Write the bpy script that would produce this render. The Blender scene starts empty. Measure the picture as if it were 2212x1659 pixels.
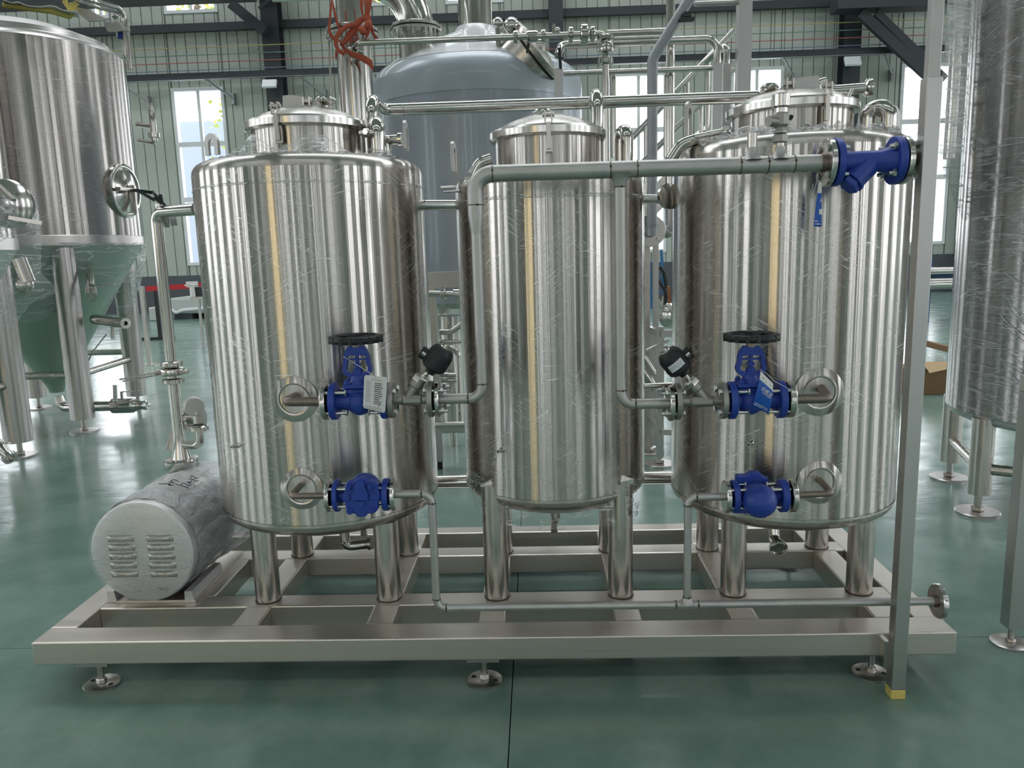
import bpy, bmesh, math, random
from mathutils import Vector as V, Matrix
from math import pi, sin, cos, radians as rad
random.seed(7)
S = bpy.context.scene
COL = S.collection
# ---------------------------------------------------------------- camera
F, PITCH, ROLL, YAW, H = 1680.0, rad(9.75), rad(-1.67), rad(2.0), 1.6
CX, CY = 1106.0, 829.5
def _mul(*ms):
    r = ms[0]
    for m in ms[1:]:
        r = r @ m
    return r
_Rz = Matrix(((cos(YAW), sin(YAW), 0), (-sin(YAW), cos(YAW), 0), (0, 0, 1)))
_B = Matrix(((1, 0, 0), (0, 0, -1), (0, 1, 0)))
_Rp = Matrix(((1, 0, 0), (0, cos(PITCH), -sin(PITCH)), (0, sin(PITCH), cos(PITCH))))
_Rr = Matrix(((cos(ROLL), -sin(ROLL), 0), (sin(ROLL), cos(ROLL), 0), (0, 0, 1)))
M = _mul(_Rr, _Rp, _B, _Rz)              # world -> camera (x right, y down, z forward)
MT = M.transposed()
cam = bpy.data.objects.new('camera', bpy.data.cameras.new('camera'))
COL.objects.link(cam)
cam.data.sensor_width = 36.0
cam.data.lens = F / 2212 * 36.0
cam.data.clip_end = 300
cam.matrix_world = Matrix.Translation((0, 0, H)) @ Matrix((M[0], -M[1], -M[2])).transposed().to_4x4()
S.camera = cam
# ---------------------------------------------------------------- sky and exposure
w = bpy.data.worlds.new('sky'); S.world = w; w.use_nodes = True
wn = w.node_tree; wb = wn.nodes['Background']
wb.inputs[0].default_value = (0.92, 0.955, 1.0, 1); wb.inputs[1].default_value = 6.5
S.view_settings.view_transform = 'Standard'; S.view_settings.look = 'None'
S.view_settings.gamma = 1; S.view_settings.use_curve_mapping = False
S.view_settings.exposure = -0.12
S.cycles.max_bounces = 8; S.cycles.diffuse_bounces = 4; S.cycles.glossy_bounces = 5
S.cycles.transparent_max_bounces = 12; S.cycles.caustics_reflective = False; S.cycles.caustics_refractive = False
S.cycles.sample_clamp_indirect = 6
def portal(c, sx, sy, rot):
    l = bpy.data.lights.new('portal', 'AREA'); l.shape = 'RECTANGLE'; l.size = sx; l.size_y = sy; l.cycles.is_portal = True
    o = bpy.data.objects.new('window_portal', l); COL.objects.link(o); o.location = c; o.rotation_euler = rot
# ---------------------------------------------------------------- pixel -> place helpers (the frame is 2212 x 1659)
def ray(x, y): return MT @ V(((x - CX) / F, (y - CY) / F, 1.0))
def P(x, y, Y):
    d = ray(x, y); return V((0, 0, H)) + d * (Y / d.y)
def G(x, y, z=0.0):
    d = ray(x, y); return V((0, 0, H)) + d * ((z - H) / d.z)
def C(x, y, c, R):                       # where the ray meets an upright cylinder at c
    d = ray(x, y); a = d.x * d.x + d.y * d.y; b = -2 * (d.x * c[0] + d.y * c[1]); k = c[0] ** 2 + c[1] ** 2 - R * R
    D = max(b * b - 4 * a * k, 0); t = (-b - math.sqrt(D)) / (2 * a); return V((0, 0, H)) + d * t
def px(x, y, Y): return P(x, y, Y).x
def pz(x, y, Y): return P(x, y, Y).z
# ---------------------------------------------------------------- mesh builder
def frame(a):
    a = V(a).normalized(); u = V((0, 0, 1)) if abs(a.z) < .9 else V((1, 0, 0))
    x = u.cross(a).normalized(); return x, a.cross(x), a
class MB:
    def __init__(s): s.v = []; s.f = []; s.s = []
    def add(s, vs, fs, sm=False):
        n = len(s.v); s.v += [V(q) for q in vs]; s.f += [tuple(i + n for i in q) for q in fs]; s.s += [sm] * len(fs); return s
    def box(s, c, d, R=None):
        c = V(c); vs = []
        for z in (-.5, .5):
            for y in (-.5, .5):
                for x in (-.5, .5):
                    q = V((x * d[0], y * d[1], z * d[2])); vs.append(c + (R @ q if R else q))
        return s.add(vs, [(0, 2, 3, 1), (4, 5, 7, 6), (0, 1, 5, 4), (2, 6, 7, 3), (0, 4, 6, 2), (1, 3, 7, 5)])
    def bx(s, x0, x1, y0, y1, z0, z1): return s.box(((x0 + x1) / 2, (y0 + y1) / 2, (z0 + z1) / 2), (abs(x1 - x0), abs(y1 - y0), abs(z1 - z0)))
    def bar(s, p, q, w, h, up=(0, 0, 1)):
        p, q = V(p), V(q); a = (q - p).normalized(); u = V(up); x = a.cross(u)
        if x.length < 1e-4: x = a.cross(V((0, 1, 0)))
        x.normalize(); z = x.cross(a); R = Matrix((x, a, z)).transposed()
        return s.box((p + q) / 2, (w, (q - p).length, h), R)
    def lathe(s, o, axis, prof, n=32, a0=0, a1=2 * pi):
        o = V(o); X, Y_, A = frame(axis); full = a1 - a0 > 2 * pi - 1e-6; m = n if full else n + 1
        def ring(r, d):
            if r < 1e-6: return [o + A * d]
            return [o + A * d + (X * cos(a0 + (a1 - a0) * i / n) + Y_ * sin(a0 + (a1 - a0) * i / n)) * r for i in range(m)]
        def dr(i): return (V((prof[i + 1][0] - prof[i][0], prof[i + 1][1] - prof[i][1])))
        base = None
        for i in range(len(prof) - 1):
            if dr(i).length < 1e-9: continue
            sharp = base is None or (i > 0 and dr(i - 1).length > 1e-9 and dr(i - 1).angle(dr(i)) > .6)
            if sharp:
                base = len(s.v); r0 = ring(*prof[i]); s.v += r0; l0 = len(r0)
            r1 = ring(*prof[i + 1]); b1 = len(s.v); s.v += r1; l1 = len(r1)
            for k in range(n if full else n):
                k2 = (k + 1) % m
                if l0 == 1 and l1 == 1: continue
                if l0 == 1: f = (base, b1 + k2, b1 + k)
                elif l1 == 1: f = (base + k, base + k2, b1)
                else: f = (base + k, base + k2, b1 + k2, b1 + k)
                s.f.append(f); s.s.append(n > 8)
            base, l0 = b1, l1
        return s
    def cyl(s, p, q, r, r1=None, n=24):
        p, q = V(p), V(q); L = (q - p).length
        return s.lathe(p, q - p, [(0, 0), (r, 0), (r if r1 is None else r1, L), (0, L)], n)
    def hexa(s, p, a, r, h): return s.lathe(p, a, [(0, 0), (r * .8, 0), (r, h * .15), (r, h * .85), (r * .85, h), (0, h)], 6)
    def ball(s, c, r, n=24, sc=1.0, ax=(0, 0, 1)):
        k = max(6, n // 2); return s.lathe(c, ax, [(r * sin(pi * i / k), -r * sc * cos(pi * i / k)) for i in range(k + 1)], n)
    def tube(s, pts, r, n=14, bend=0.0, caps=True, closed=False):
        pts = [V(q) for q in pts]; path = []
        if bend and len(pts) > 2:
            path = [pts[0]]
            for i in range(1, len(pts) - 1):
                a, b, c = pts[i - 1], pts[i], pts[i + 1]; u = (a - b); w_ = (c - b); ang = u.angle(w_)
                if ang > pi - .05: path.append(b); continue
                d = min(bend / math.tan(ang / 2), u.length * .49, w_.length * .49); rr = d * math.tan(ang / 2)
                u.normalize(); w_.normalize(); bi = (u + w_).normalized(); o = b + bi * (rr / sin(ang / 2)); t0 = b + u * d - o; t1 = b + w_ * d - o
                ax = t0.cross(t1).normalized(); tot = t0.angle(t1); k = max(4, int(tot / .2))
                for j in range(k + 1): path.append(o + Matrix.Rotation(tot * j / k, 3, ax) @ t0)
            path.append(pts[-1])
        else: path = pts
        m = len(path); rr = r if callable(r) else (lambda t: r); prev = None; rings = []
        for i in range(m):
            if closed: t = path[(i + 1) % m] - path[i - 1]
            else: t = path[min(i + 1, m - 1)] - path[max(i - 1, 0)]
            t.normalize()
            if prev is None: x = frame(t)[0]
            else:
                x = prev - t * prev.dot(t)
                x = x.normalized() if x.length > 1e-5 else frame(t)[0]
            prev = x; y = t.cross(x); q = rr(i / max(1, m - 1))
            rings.append([path[i] + (x * cos(2 * pi * k / n) + y * sin(2 * pi * k / n)) * q for k in range(n)])
        b = len(s.v)
        for g in rings: s.v += g
        for i in range(m if closed else m - 1):
            j = (i + 1) % m
            for k in range(n):
                k2 = (k + 1) % n; s.f.append((b + i * n + k, b + i * n + k2, b + j * n + k2, b + j * n + k)); s.s.append(True)
        if caps and not closed:
            for g, rev in ((rings[0], True), (rings[-1], False)):
                c = len(s.v); s.v += g; f = tuple(c + k for k in range(n)); s.f.append(f[::-1] if rev else f); s.s.append(False)
        return s
    def prism(s, poly, t):
        """poly: 3-D points of a flat outline, t: thickness vector"""
        n = len(poly); t = V(t); a = [V(q) for q in poly]; s.add(a + [q + t for q in a], [])
        b = len(s.v) - 2 * n; s.f.append(tuple(b + i for i in range(n))[::-1]); s.f.append(tuple(b + n + i for i in range(n)))
        s.s += [False, False]
        for i in range(n):
            j = (i + 1) % n; s.f.append((b + i, b + j, b + n + j, b + n + i)); s.s.append(False)
        return s
    def strip(s, L, R_, sm=True):
        n = len(L); s.add(list(L) + list(R_), [(i, i + 1, n + i + 1, n + i) for i in range(n - 1)], sm); return s
    def grid(s, rows, sm=True):
        n = len(rows[0]); m = len(rows)
        return s.add([q for r in rows for q in r], [(i * n + j, i * n + j + 1, (i + 1) * n + j + 1, (i + 1) * n + j) for i in range(m - 1) for j in range(n - 1)], sm)
    def build(s, name, mat, parent=None, bevel=0, label=None, thick=0):
        o_ = V((0, 0, 0)); p = parent
        while p is not None: o_ += p.location; p = p.parent
        me = bpy.data.meshes.new(name); me.from_pydata([q - o_ for q in s.v], [], s.f)
        me.polygons.foreach_set('use_smooth', s.s); me.materials.append(mat); me.update()
        bm = bmesh.new(); bm.from_mesh(me); bmesh.ops.recalc_face_normals(bm, faces=bm.faces); bm.to_mesh(me); bm.free()
        o = bpy.data.objects.new(name, me); COL.objects.link(o); o.parent = parent
        if bevel:
            b = o.modifiers.new('edge', 'BEVEL'); b.width = bevel; b.segments = 2; b.limit_method = 'ANGLE'; b.angle_limit = .7
        if thick:
            b = o.modifiers.new('skin', 'SOLIDIFY'); b.thickness = thick; b.offset = 0
        if label: o['label'] = label
        return o
def tag(o, label, cat, group=None):
    o['label'] = label; o['category'] = cat
    if group: o['group'] = group
    return o
def thing(name, label, cat, loc=(0, 0, 0), group=None):
    o = bpy.data.objects.new(name, None); COL.objects.link(o); o.location = loc; o.empty_display_size = .1
    return tag(o, label, cat, group)
def struct(o): o['kind'] = 'structure'; return o
def srt(name): o = bpy.data.objects.new(name, None); COL.objects.link(o); return struct(o)
def share(o, loc, parent, name=None):
    c = o.copy(); c.location = loc; c.parent = parent; COL.objects.link(c); return c
def text(name, body, size, m, parent, p, R, ext=.0003, align='CENTER'):
    cu = bpy.data.curves.new(name, 'FONT'); cu.body = body; cu.size = size; cu.extrude = ext; cu.align_x = align; cu.align_y = 'CENTER'; cu.resolution_u = 3
    o = bpy.data.objects.new(name, cu); COL.objects.link(o); dg = bpy.context.evaluated_depsgraph_get(); me = bpy.data.meshes.new_from_object(o.evaluated_get(dg)); bpy.data.objects.remove(o)
    me.transform(Matrix.Translation(V(p)) @ R.to_4x4()); o_ = V((0, 0, 0)); q = parent
    while q is not None: o_ += q.location; q = q.parent
    me.transform(Matrix.Translation(-o_)); me.materials.clear(); me.materials.append(m); o = bpy.data.objects.new(name, me); COL.objects.link(o); o.parent = parent; o['kind'] = 'stuff'; return o
# ---------------------------------------------------------------- materials
def mat(name):
    m = bpy.data.materials.new(name); m.use_nodes = True; t = m.node_tree; return m, t, t.nodes['Principled BSDF']
def nd(t, typ, **k):
    n = t.nodes.new(typ)
    for a, b in k.items():
        if a.startswith('i_'):
            n.inputs[int(a[2:]) if a[2:].isdigit() else a[2:]].default_value = b
        else: setattr(n, a, b)
    return n
def pbr(name, col, metal=0.0, rough=.5, var=0.0, vs=8.0, stretch=(1, 1, 1), bump=0.0, rvar=0.0, coat=0.0, spec=None):
    m, t, p = mat(name); p.inputs['Base Color'].default_value = (*col, 1); p.inputs['Metallic'].default_value = metal; p.inputs['Roughness'].default_value = rough
    if coat: p.inputs['Coat Weight'].default_value = coat
    if spec is not None: p.inputs['Specular IOR Level'].default_value = spec
    if var or bump or rvar:
        tc = nd(t, 'ShaderNodeTexCoord'); mp = nd(t, 'ShaderNodeMapping'); mp.inputs['Scale'].default_value = stretch
        t.links.new(tc.outputs['Object'], mp.inputs[0]); no = nd(t, 'ShaderNodeTexNoise'); no.inputs['Scale'].default_value = vs; no.inputs['Detail'].default_value = 5
        t.links.new(mp.outputs[0], no.inputs['Vector'])
        if var:
            mr = nd(t, 'ShaderNodeMapRange'); mr.inputs['To Min'].default_value = 1 - var; mr.inputs['To Max'].default_value = 1 + var
            t.links.new(no.outputs['Fac'], mr.inputs[0]); mx = nd(t, 'ShaderNodeMix', data_type='RGBA', blend_type='MULTIPLY'); mx.inputs[0].default_value = 1
            mx.inputs[6].default_value = (*col, 1); t.links.new(mr.outputs[0], mx.inputs[7]); t.links.new(mx.outputs[2], p.inputs['Base Color'])
        if rvar:
            mr = nd(t, 'ShaderNodeMapRange'); mr.inputs['To Min'].default_value = max(.02, rough - rvar); mr.inputs['To Max'].default_value = rough + rvar
            t.links.new(no.outputs['Fac'], mr.inputs[0]); t.links.new(mr.outputs[0], p.inputs['Roughness'])
        if bump:
            b = nd(t, 'ShaderNodeBump'); b.inputs['Strength'].default_value = 1; b.inputs['Distance'].default_value = bump
            t.links.new(no.outputs['Fac'], b.inputs['Height']); t.links.new(b.outputs[0], p.inputs['Normal'])
    return m
def math_(t, op, a, b=None, c=None):
    n = nd(t, 'ShaderNodeMath', operation=op)
    for i, q in enumerate((a, b, c)):
        if q is None: continue
        if isinstance(q, (int, float)): n.inputs[i].default_value = q
        else: t.links.new(q, n.inputs[i])
    return n.outputs[0]
def comb(t, x, y, z):
    n = nd(t, 'ShaderNodeCombineXYZ')
    for i, q in enumerate((x, y, z)):
        if isinstance(q, (int, float)): n.inputs[i].default_value = q
        else: t.links.new(q, n.inputs[i])
    return n.outputs[0]
def noise(t, vec, scale, detail=2, rough=.5, dist=0.0):
    n = nd(t, 'ShaderNodeTexNoise'); n.inputs['Scale'].default_value = scale; n.inputs['Detail'].default_value = detail; n.inputs['Roughness'].default_value = rough; n.inputs['Distortion'].default_value = dist
    t.links.new(vec, n.inputs['Vector']); return n.outputs['Fac']
def ramp(t, v, lo, hi, o0=0.0, o1=1.0):
    n = nd(t, 'ShaderNodeMapRange', interpolation_type='SMOOTHSTEP'); n.inputs['From Min'].default_value = lo; n.inputs['From Max'].default_value = hi
    n.inputs['To Min'].default_value = o0; n.inputs['To Max'].default_value = o1; t.links.new(v, n.inputs[0]); return n.outputs[0]
def ridge(t, v, w_):                     # thin lines where a noise crosses its middle
    return ramp(t, math_(t, 'ABSOLUTE', math_(t, 'SUBTRACT', v, .5)), 0.0, w_, 1.0, 0.0)
def shell_steel(name, col=(.555, .52, .485), rough=.21, film=1.0, wave=.0006, ani=1.0, fine=75.0):
    """Polished sheet steel: the polish runs round the tank, so reflections smear upwards; over it a tight clear film with fine folds."""
    m, t, p = mat(name); tc = nd(t, 'ShaderNodeTexCoord'); sp = nd(t, 'ShaderNodeSeparateXYZ'); t.links.new(tc.outputs['Object'], sp.inputs[0])
    x, y, z = sp.outputs; th = math_(t, 'ARCTAN2', x, math_(t, 'MULTIPLY', y, -1.0))
    p.inputs['Base Color'].default_value = (*col, 1); p.inputs['Metallic'].default_value = 1; p.inputs['Roughness'].default_value = rough
    p.inputs['Anisotropic'].default_value = ani; p.inputs['Anisotropic Rotation'].default_value = .25
    tg = nd(t, 'ShaderNodeTangent', direction_type='RADIAL', axis='Z'); t.links.new(tg.outputs[0], p.inputs['Tangent'])
    w1 = noise(t, comb(t, math_(t, 'MULTIPLY', th, 14.0), math_(t, 'MULTIPLY', z, .10), 0.0), 1.0, 2, .5); w2 = noise(t, comb(t, math_(t, 'MULTIPLY', th, fine), math_(t, 'MULTIPLY', z, .15), 5.0), 1.0, 2, .5); wv = math_(t, 'ADD', w1, math_(t, 'MULTIPLY', w2, .22))
    b = nd(t, 'ShaderNodeBump'); b.inputs['Strength'].default_value = 1; b.inputs['Distance'].default_value = wave; t.links.new(wv, b.inputs['Height']); t.links.new(b.outputs[0], p.inputs['Normal'])
    if film:
        def lines(a, s1, s2, w_, off):
            u = math_(t, 'ADD', math_(t, 'MULTIPLY', th, cos(a) * .5), math_(t, 'MULTIPLY', z, sin(a))); q = math_(t, 'SUBTRACT', math_(t, 'MULTIPLY', z, cos(a)), math_(t, 'MULTIPLY', th, sin(a) * .5))
            v = comb(t, math_(t, 'MULTIPLY', u, s1), math_(t, 'MULTIPLY', q, s2), off); return ridge(t, noise(t, v, 1.0, 1, .4), w_)
        big = comb(t, math_(t, 'MULTIPLY', th, .8), z, 3.3)
        m1 = math_(t, 'MULTIPLY', lines(.42, 2.4, 60, .014, 0.0), ramp(t, noise(t, big, 5.0, 2), .46, .60))
        m2 = math_(t, 'MULTIPLY', lines(-.48, 2.4, 64, .013, 7.0), ramp(t, noise(t, comb(t, th, math_(t, 'MULTIPLY', z, 1.2), 9.1), 4.0, 2), .48, .62))
        m3 = math_(t, 'MULTIPLY', lines(.05, 1.6, 46, .011, 4.0), ramp(t, noise(t, comb(t, th, z, 21.0), 3.0, 2), .52, .66))
        mm = math_(t, 'MAXIMUM', math_(t, 'MAXIMUM', m1, m2), m3)
        fold = math_(t, 'MULTIPLY', mm, .55 * film)
        cb = nd(t, 'ShaderNodeBump'); cb.inputs['Strength'].default_value = 1; cb.inputs['Distance'].default_value = .004; t.links.new(mm, cb.inputs['Height'])
        p.inputs['Coat Weight'].default_value = .35 * film; p.inputs['Coat Roughness'].default_value = .12; p.inputs['Coat IOR'].default_value = 1.45; t.links.new(cb.outputs[0], p.inputs['Coat Normal'])
        d = nd(t, 'ShaderNodeBsdfPrincipled'); d.inputs['Base Color'].default_value = (.95, .95, .94, 1); d.inputs['Metallic'].default_value = 1; d.inputs['Roughness'].default_value = .4
        mx = nd(t, 'ShaderNodeMixShader'); t.links.new(fold, mx.inputs[0]); t.links.new(p.outputs[0], mx.inputs[1]); t.links.new(d.outputs[0], mx.inputs[2])
        t.links.new(mx.outputs[0], t.nodes['Material Output'].inputs[0])
    return m
def film_mat(name, haze=.06, folds=.5, sc=(6, 6, 30), rough=.12, col=(.86, .86, .85)):
    m, t, p = mat(name); tc = nd(t, 'ShaderNodeTexCoord'); mp = nd(t, 'ShaderNodeMapping'); mp.inputs['Scale'].default_value = sc; mp.inputs['Rotation'].default_value = (.3, .25, .4)
    t.links.new(tc.outputs['Object'], mp.inputs[0]); n = noise(t, mp.outputs[0], 1.0, 3, .55, .6); r = ridge(t, n, .035)
    p.inputs['Base Color'].default_value = (*col, 1); p.inputs['Roughness'].default_value = rough
    b = nd(t, 'ShaderNodeBump'); b.inputs['Distance'].default_value = .02; t.links.new(n, b.inputs['Height']); t.links.new(b.outputs[0], p.inputs['Normal'])
    fr = nd(t, 'ShaderNodeFresnel'); fr.inputs[0].default_value = 1.4; t.links.new(b.outputs[0], fr.inputs['Normal'])
    fac = math_(t, 'ADD', math_(t, 'ADD', haze, math_(t, 'MULTIPLY', r, folds)), math_(t, 'MULTIPLY', math_(t, 'MINIMUM', fr.outputs[0], .35), .6)); fac = math_(t, 'MINIMUM', fac, .9)
    tr = nd(t, 'ShaderNodeBsdfTransparent'); mx = nd(t, 'ShaderNodeMixShader'); t.links.new(fac, mx.inputs[0]); t.links.new(tr.outputs[0], mx.inputs[1]); t.links.new(p.outputs[0], mx.inputs[2])
    t.links.new(mx.outputs[0], t.nodes['Material Output'].inputs[0]); return m
def glass_mat(name, tint=(1, 1, 1), refl=.08):
    m, t, p = mat(name); t.nodes.remove(p); tr = nd(t, 'ShaderNodeBsdfTransparent'); tr.inputs[0].default_value = (*tint, 1); g = nd(t, 'ShaderNodeBsdfGlossy'); g.inputs['Roughness'].default_value = .02
    mx = nd(t, 'ShaderNodeMixShader'); mx.inputs[0].default_value = refl; t.links.new(tr.outputs[0], mx.inputs[1]); t.links.new(g.outputs[0], mx.inputs[2]); t.links.new(mx.outputs[0], t.nodes['Material Output'].inputs[0]); return m
def floor_mat():
    m, t, p = mat('green_epoxy'); tc = nd(t, 'ShaderNodeTexCoord'); v = tc.outputs['Object']
    n1 = noise(t, v, 2.0, 6, .65); n2 = noise(t, v, 60, 3); mp = nd(t, 'ShaderNodeMapping'); mp.inputs['Scale'].default_value = (1, 1.8, 1); mp.inputs['Rotation'].default_value = (0, 0, .35); t.links.new(v, mp.inputs[0]); n3 = noise(t, mp.outputs[0], 2.5, 4, .6)
    cr = nd(t, 'ShaderNodeMix', data_type='RGBA'); cr.inputs[6].default_value = (.160, .262, .222, 1); cr.inputs[7].default_value = (.245, .360, .308, 1); t.links.new(ramp(t, n1, .3, .7), cr.inputs[0]); t.links.new(cr.outputs[2], p.inputs['Base Color'])
    t.links.new(ramp(t, n3, .3, .7, .14, .24), p.inputs['Roughness']); p.inputs['Specular IOR Level'].default_value = .5
    b = nd(t, 'ShaderNodeBump'); b.inputs['Distance'].default_value = .0025; t.links.new(n3, b.inputs['Height']); t.links.new(b.outputs[0], p.inputs['Normal']); return m
K = {}
K['shell'] = shell_steel('polished_wrapped_steel'); K['shell_bare'] = shell_steel('polished_sheet_steel', film=0)
K['shell_far'] = shell_steel('wrapped_fermenter_steel', col=(.45, .42, .40), rough=.22, film=.5, fine=110.0, wave=.0012)
K['pipe'] = pbr('polished_pipe_steel', (.62, .60, .57), 1, .14)
K['leg'] = pbr('brushed_leg_steel', (.60, .565, .525), 1, .27, rvar=.03, vs=40, stretch=(1, 1, .05))
K['dull'] = pbr('pickled_grey_pipe', (.53, .52, .50), .85, .46, var=.18, vs=14, rvar=.1)
K['heat'] = pbr('heat_tinted_pipe', (.27, .225, .19), .85, .42, var=.3, vs=18)
K['skid'] = pbr('brushed_square_tube', (.72, .665, .605), 1, .40, var=.12, vs=55, rvar=.12, stretch=(.02, .3, 4))
K['flange'] = pbr('machined_flange_steel', (.62, .60, .57), 1, .2)
K['cast'] = pbr('cast_stainless', (.40, .385, .36), .9, .48, var=.1, vs=60, bump=.0004)
K['bolt'] = pbr('bolt_steel', (.66, .65, .63), 1, .22)
K['weld'] = pbr('dark_weld_bead', (.12, .09, .07), .8, .4, var=.5, vs=200)
K['blue'] = pbr('blue_valve_paint', (.022, .062, .36), 0, .40, var=.12, vs=50, bump=.0006)
K['black'] = pbr('black_plastic', (.012, .013, .016), 0, .45, bump=.0002, vs=300)
K['rubber'] = pbr('black_rubber', (.01, .01, .01), 0, .6)
K['dark'] = pbr('dark_grey_steel_paint', (.030, .036, .042), 0, .5, var=.1)
K['panel'] = pbr('pale_green_wall_sheet', (.45, .485, .43), 0, .5, var=.05, vs=3)
K['wains'] = pbr('grey_wainscot', (.085, .092, .105), 0, .6)
K['white'] = pbr('white_frame', (.78, .79, .80), 0, .4)
K['floor'] = floor_mat()
K['gap'] = pbr('dark_joint', (.02, .028, .026), 0, .8)
K['glass'] = glass_mat('window_glass'); K['amber'] = glass_mat('amber_curtain_film', (1.0, .89, .66), .05)
K['roof'] = pbr('roof_sheet', (.55, .56, .54), 0, .6); K['hall'] = pbr('hall_wall_paint', (.46, .465, .43), 0, .6)
K['film'] = film_mat('loose_clear_film', .09, .7); K['film_thick'] = film_mat('bunched_clear_film', .2, .5, (14, 14, 40), .1)
K['strand'] = pbr('film_strand', (.95, .95, .95), 1, .3)
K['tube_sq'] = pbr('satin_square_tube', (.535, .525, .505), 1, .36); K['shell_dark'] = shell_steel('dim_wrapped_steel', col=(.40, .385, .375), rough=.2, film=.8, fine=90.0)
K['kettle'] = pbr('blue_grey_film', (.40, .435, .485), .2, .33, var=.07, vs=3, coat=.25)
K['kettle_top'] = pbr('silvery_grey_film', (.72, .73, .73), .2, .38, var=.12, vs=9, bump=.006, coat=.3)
K['head'] = pbr('satin_head_steel', (.55, .52, .5), 1, .3)
K['cone_reflection'] = pbr('floor_reflection_cone', (.52, .66, .57), .12, .35, var=.05, vs=3)  # steel cone; the green floor's reflection is put into its colour
K['yellow'] = pbr('yellow_paint', (.72, .58, .16), 0, .55, var=.2, vs=80)
K['orange'] = pbr('orange_webbing', (.50, .105, .055), 0, .75, var=.15, vs=50, bump=.001, stretch=(1, 1, 6))
K['card'] = pbr('cardboard', (.27, .16, .085), 0, .8, var=.1, vs=20); K['card_in'] = pbr('cardboard_inside', (.60, .42, .25), 0, .8)
K['paper'] = pbr('white_card', (.80, .79, .77), 0, .45); K['ink'] = pbr('black_ink', (.03, .03, .035), 0, .6); K['red_ink'] = pbr('red_ink', (.55, .10, .09), 0, .6)
K['tagblue'] = pbr('blue_card', (.010, .10, .46), 0, .35); K['tie'] = pbr('clear_cable_tie', (.62, .64, .66), 0, .3)
K['red'] = pbr('red_tape', (.55, .02, .03), 0, .5); K['galv'] = pbr('galvanised_pipe', (.36, .375, .385), .75, .5, var=.2, vs=12)
K['cover'] = pbr('stainless_motor_cover', (.80, .79, .77), .5, .42, rvar=.06, vs=20)
K['bluewall'] = pbr('blue_shed', (.30, .345, .43), 0, .7); K['leaf'] = pbr('yellow_green_leaf', (.36, .42, .06), 0, .6); K['bark'] = pbr('bark', (.12, .09, .07), 0, .9)
K['ground'] = pbr('outside_paving', (.45, .45, .43), 0, .9); K['tray'] = pbr('pale_tray', (.50, .52, .50), .3, .4)
K['stile'] = pbr('blue_ladder', (.03, .14, .30), 0, .5); K['copper'] = pbr('copper_rod', (.45, .20, .10), .6, .45)
for nm, c in (('bar_yellow', (.42, .36, .12)), ('bar_green', (.12, .22, .19)), ('bar_red', (.36, .10, .09)), ('bar_blue', (.13, .18, .27))): K[nm] = pbr(nm, c, 0, .35)
# ================================================================ the hall
X0, X1, YB, YF, ZC = -21.0, 17.0, 24.0, -17.0, 11.6
fl = srt('floor')
xs = [X0, -12.1, -6.12, -0.125, 5.9, 11.9, X1]; ys = [YF, -9.0, -3.3, 2.99, 8.6, 14.6, 19.5, YB]
for i in range(len(xs) - 1):
    for j in range(len(ys) - 1):
        MB().bx(xs[i] + .002, xs[i + 1] - .002, ys[j] + .002, ys[j + 1] - .002, -.06, 0).build('slab', K['floor'], fl)
MB().bx(X0, X1, YF, YB, -.2, -.05).build('joint_filler', K['gap'], fl)
# windows of the back wall, read off as (x0, x1, z0, z1)
def wpx(a, b, top, bot, z0=None):
    p, q = P(a, top, YB), P(b, top, YB); return (p.x, q.x, P((a + b) / 2, bot, YB).z if z0 is None else z0, (p.z + q.z) / 2)
low = 1.42
BW = [wpx(371, 484, 190, 0, low), wpx(1318, 1440, 158, 0, low), wpx(1578, 1692, 146, 0, low), wpx(1946, 2062, 138, 0, low), (-14.2, -12.5, low, 6.6), (-17.8, -16.1, low, 6.6), (-4.6, -3.0, low, 6.6), (-.9, .7, low, 6.6), (12.6, 14.3, low, 6.6)]
z_u = pz(410, 32, YB); UW = [wpx(352, 468, -24, 30), wpx(196, 232, -24, 42), wpx(718, 838, -50, 16), wpx(960, 1086, -60, 9), (7.0, 8.7, z_u + .1, z_u + .9), (10.5, 12.2, z_u + .1, z_u + .9)]
allw = BW + UW
edges = set()
x = X0
while x < X1: edges.add(round(x, 3)); x += .31
for a in allw: edges |= {round(a[0], 3), round(a[1], 3)}
edges = sorted(edges); wb_ = srt('wall_back'); box_cache = {}
zw = 1.12
for a, b in zip(edges, edges[1:] + [X1]):
    if b - a < .02: continue
    mid = (a + b) / 2; cuts = sorted((q[2], q[3]) for q in allw if q[0] - .01 < mid < q[1] + .01); z = zw
    for c0, c1 in cuts + [(ZC, ZC)]:
        if c0 - z > .02: MB().bx(a + .012, b - .012, YB - .05, YB, z, c0).build('panel', K['panel'], wb_)
        z = c1
bk = MB()
ex = sorted({X0, X1} | {q for a in allw for q in a[:2]})
for a, b in zip(ex, ex[1:]):
    mid = (a + b) / 2; z = 0
    for c0, c1 in sorted((q[2], q[3]) for q in allw if q[0] < mid < q[1]) + [(ZC, ZC)]:
        if c0 > z: bk.bx(a, b, YB, YB + .12, z, c0)
        z = c1
bk.build('backing_sheet', K['panel'], wb_); MB().bx(X0, X1, YB - .07, YB, 0, zw).build('wainscot', K['wains'], wb_)
nwin = 0
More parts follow.
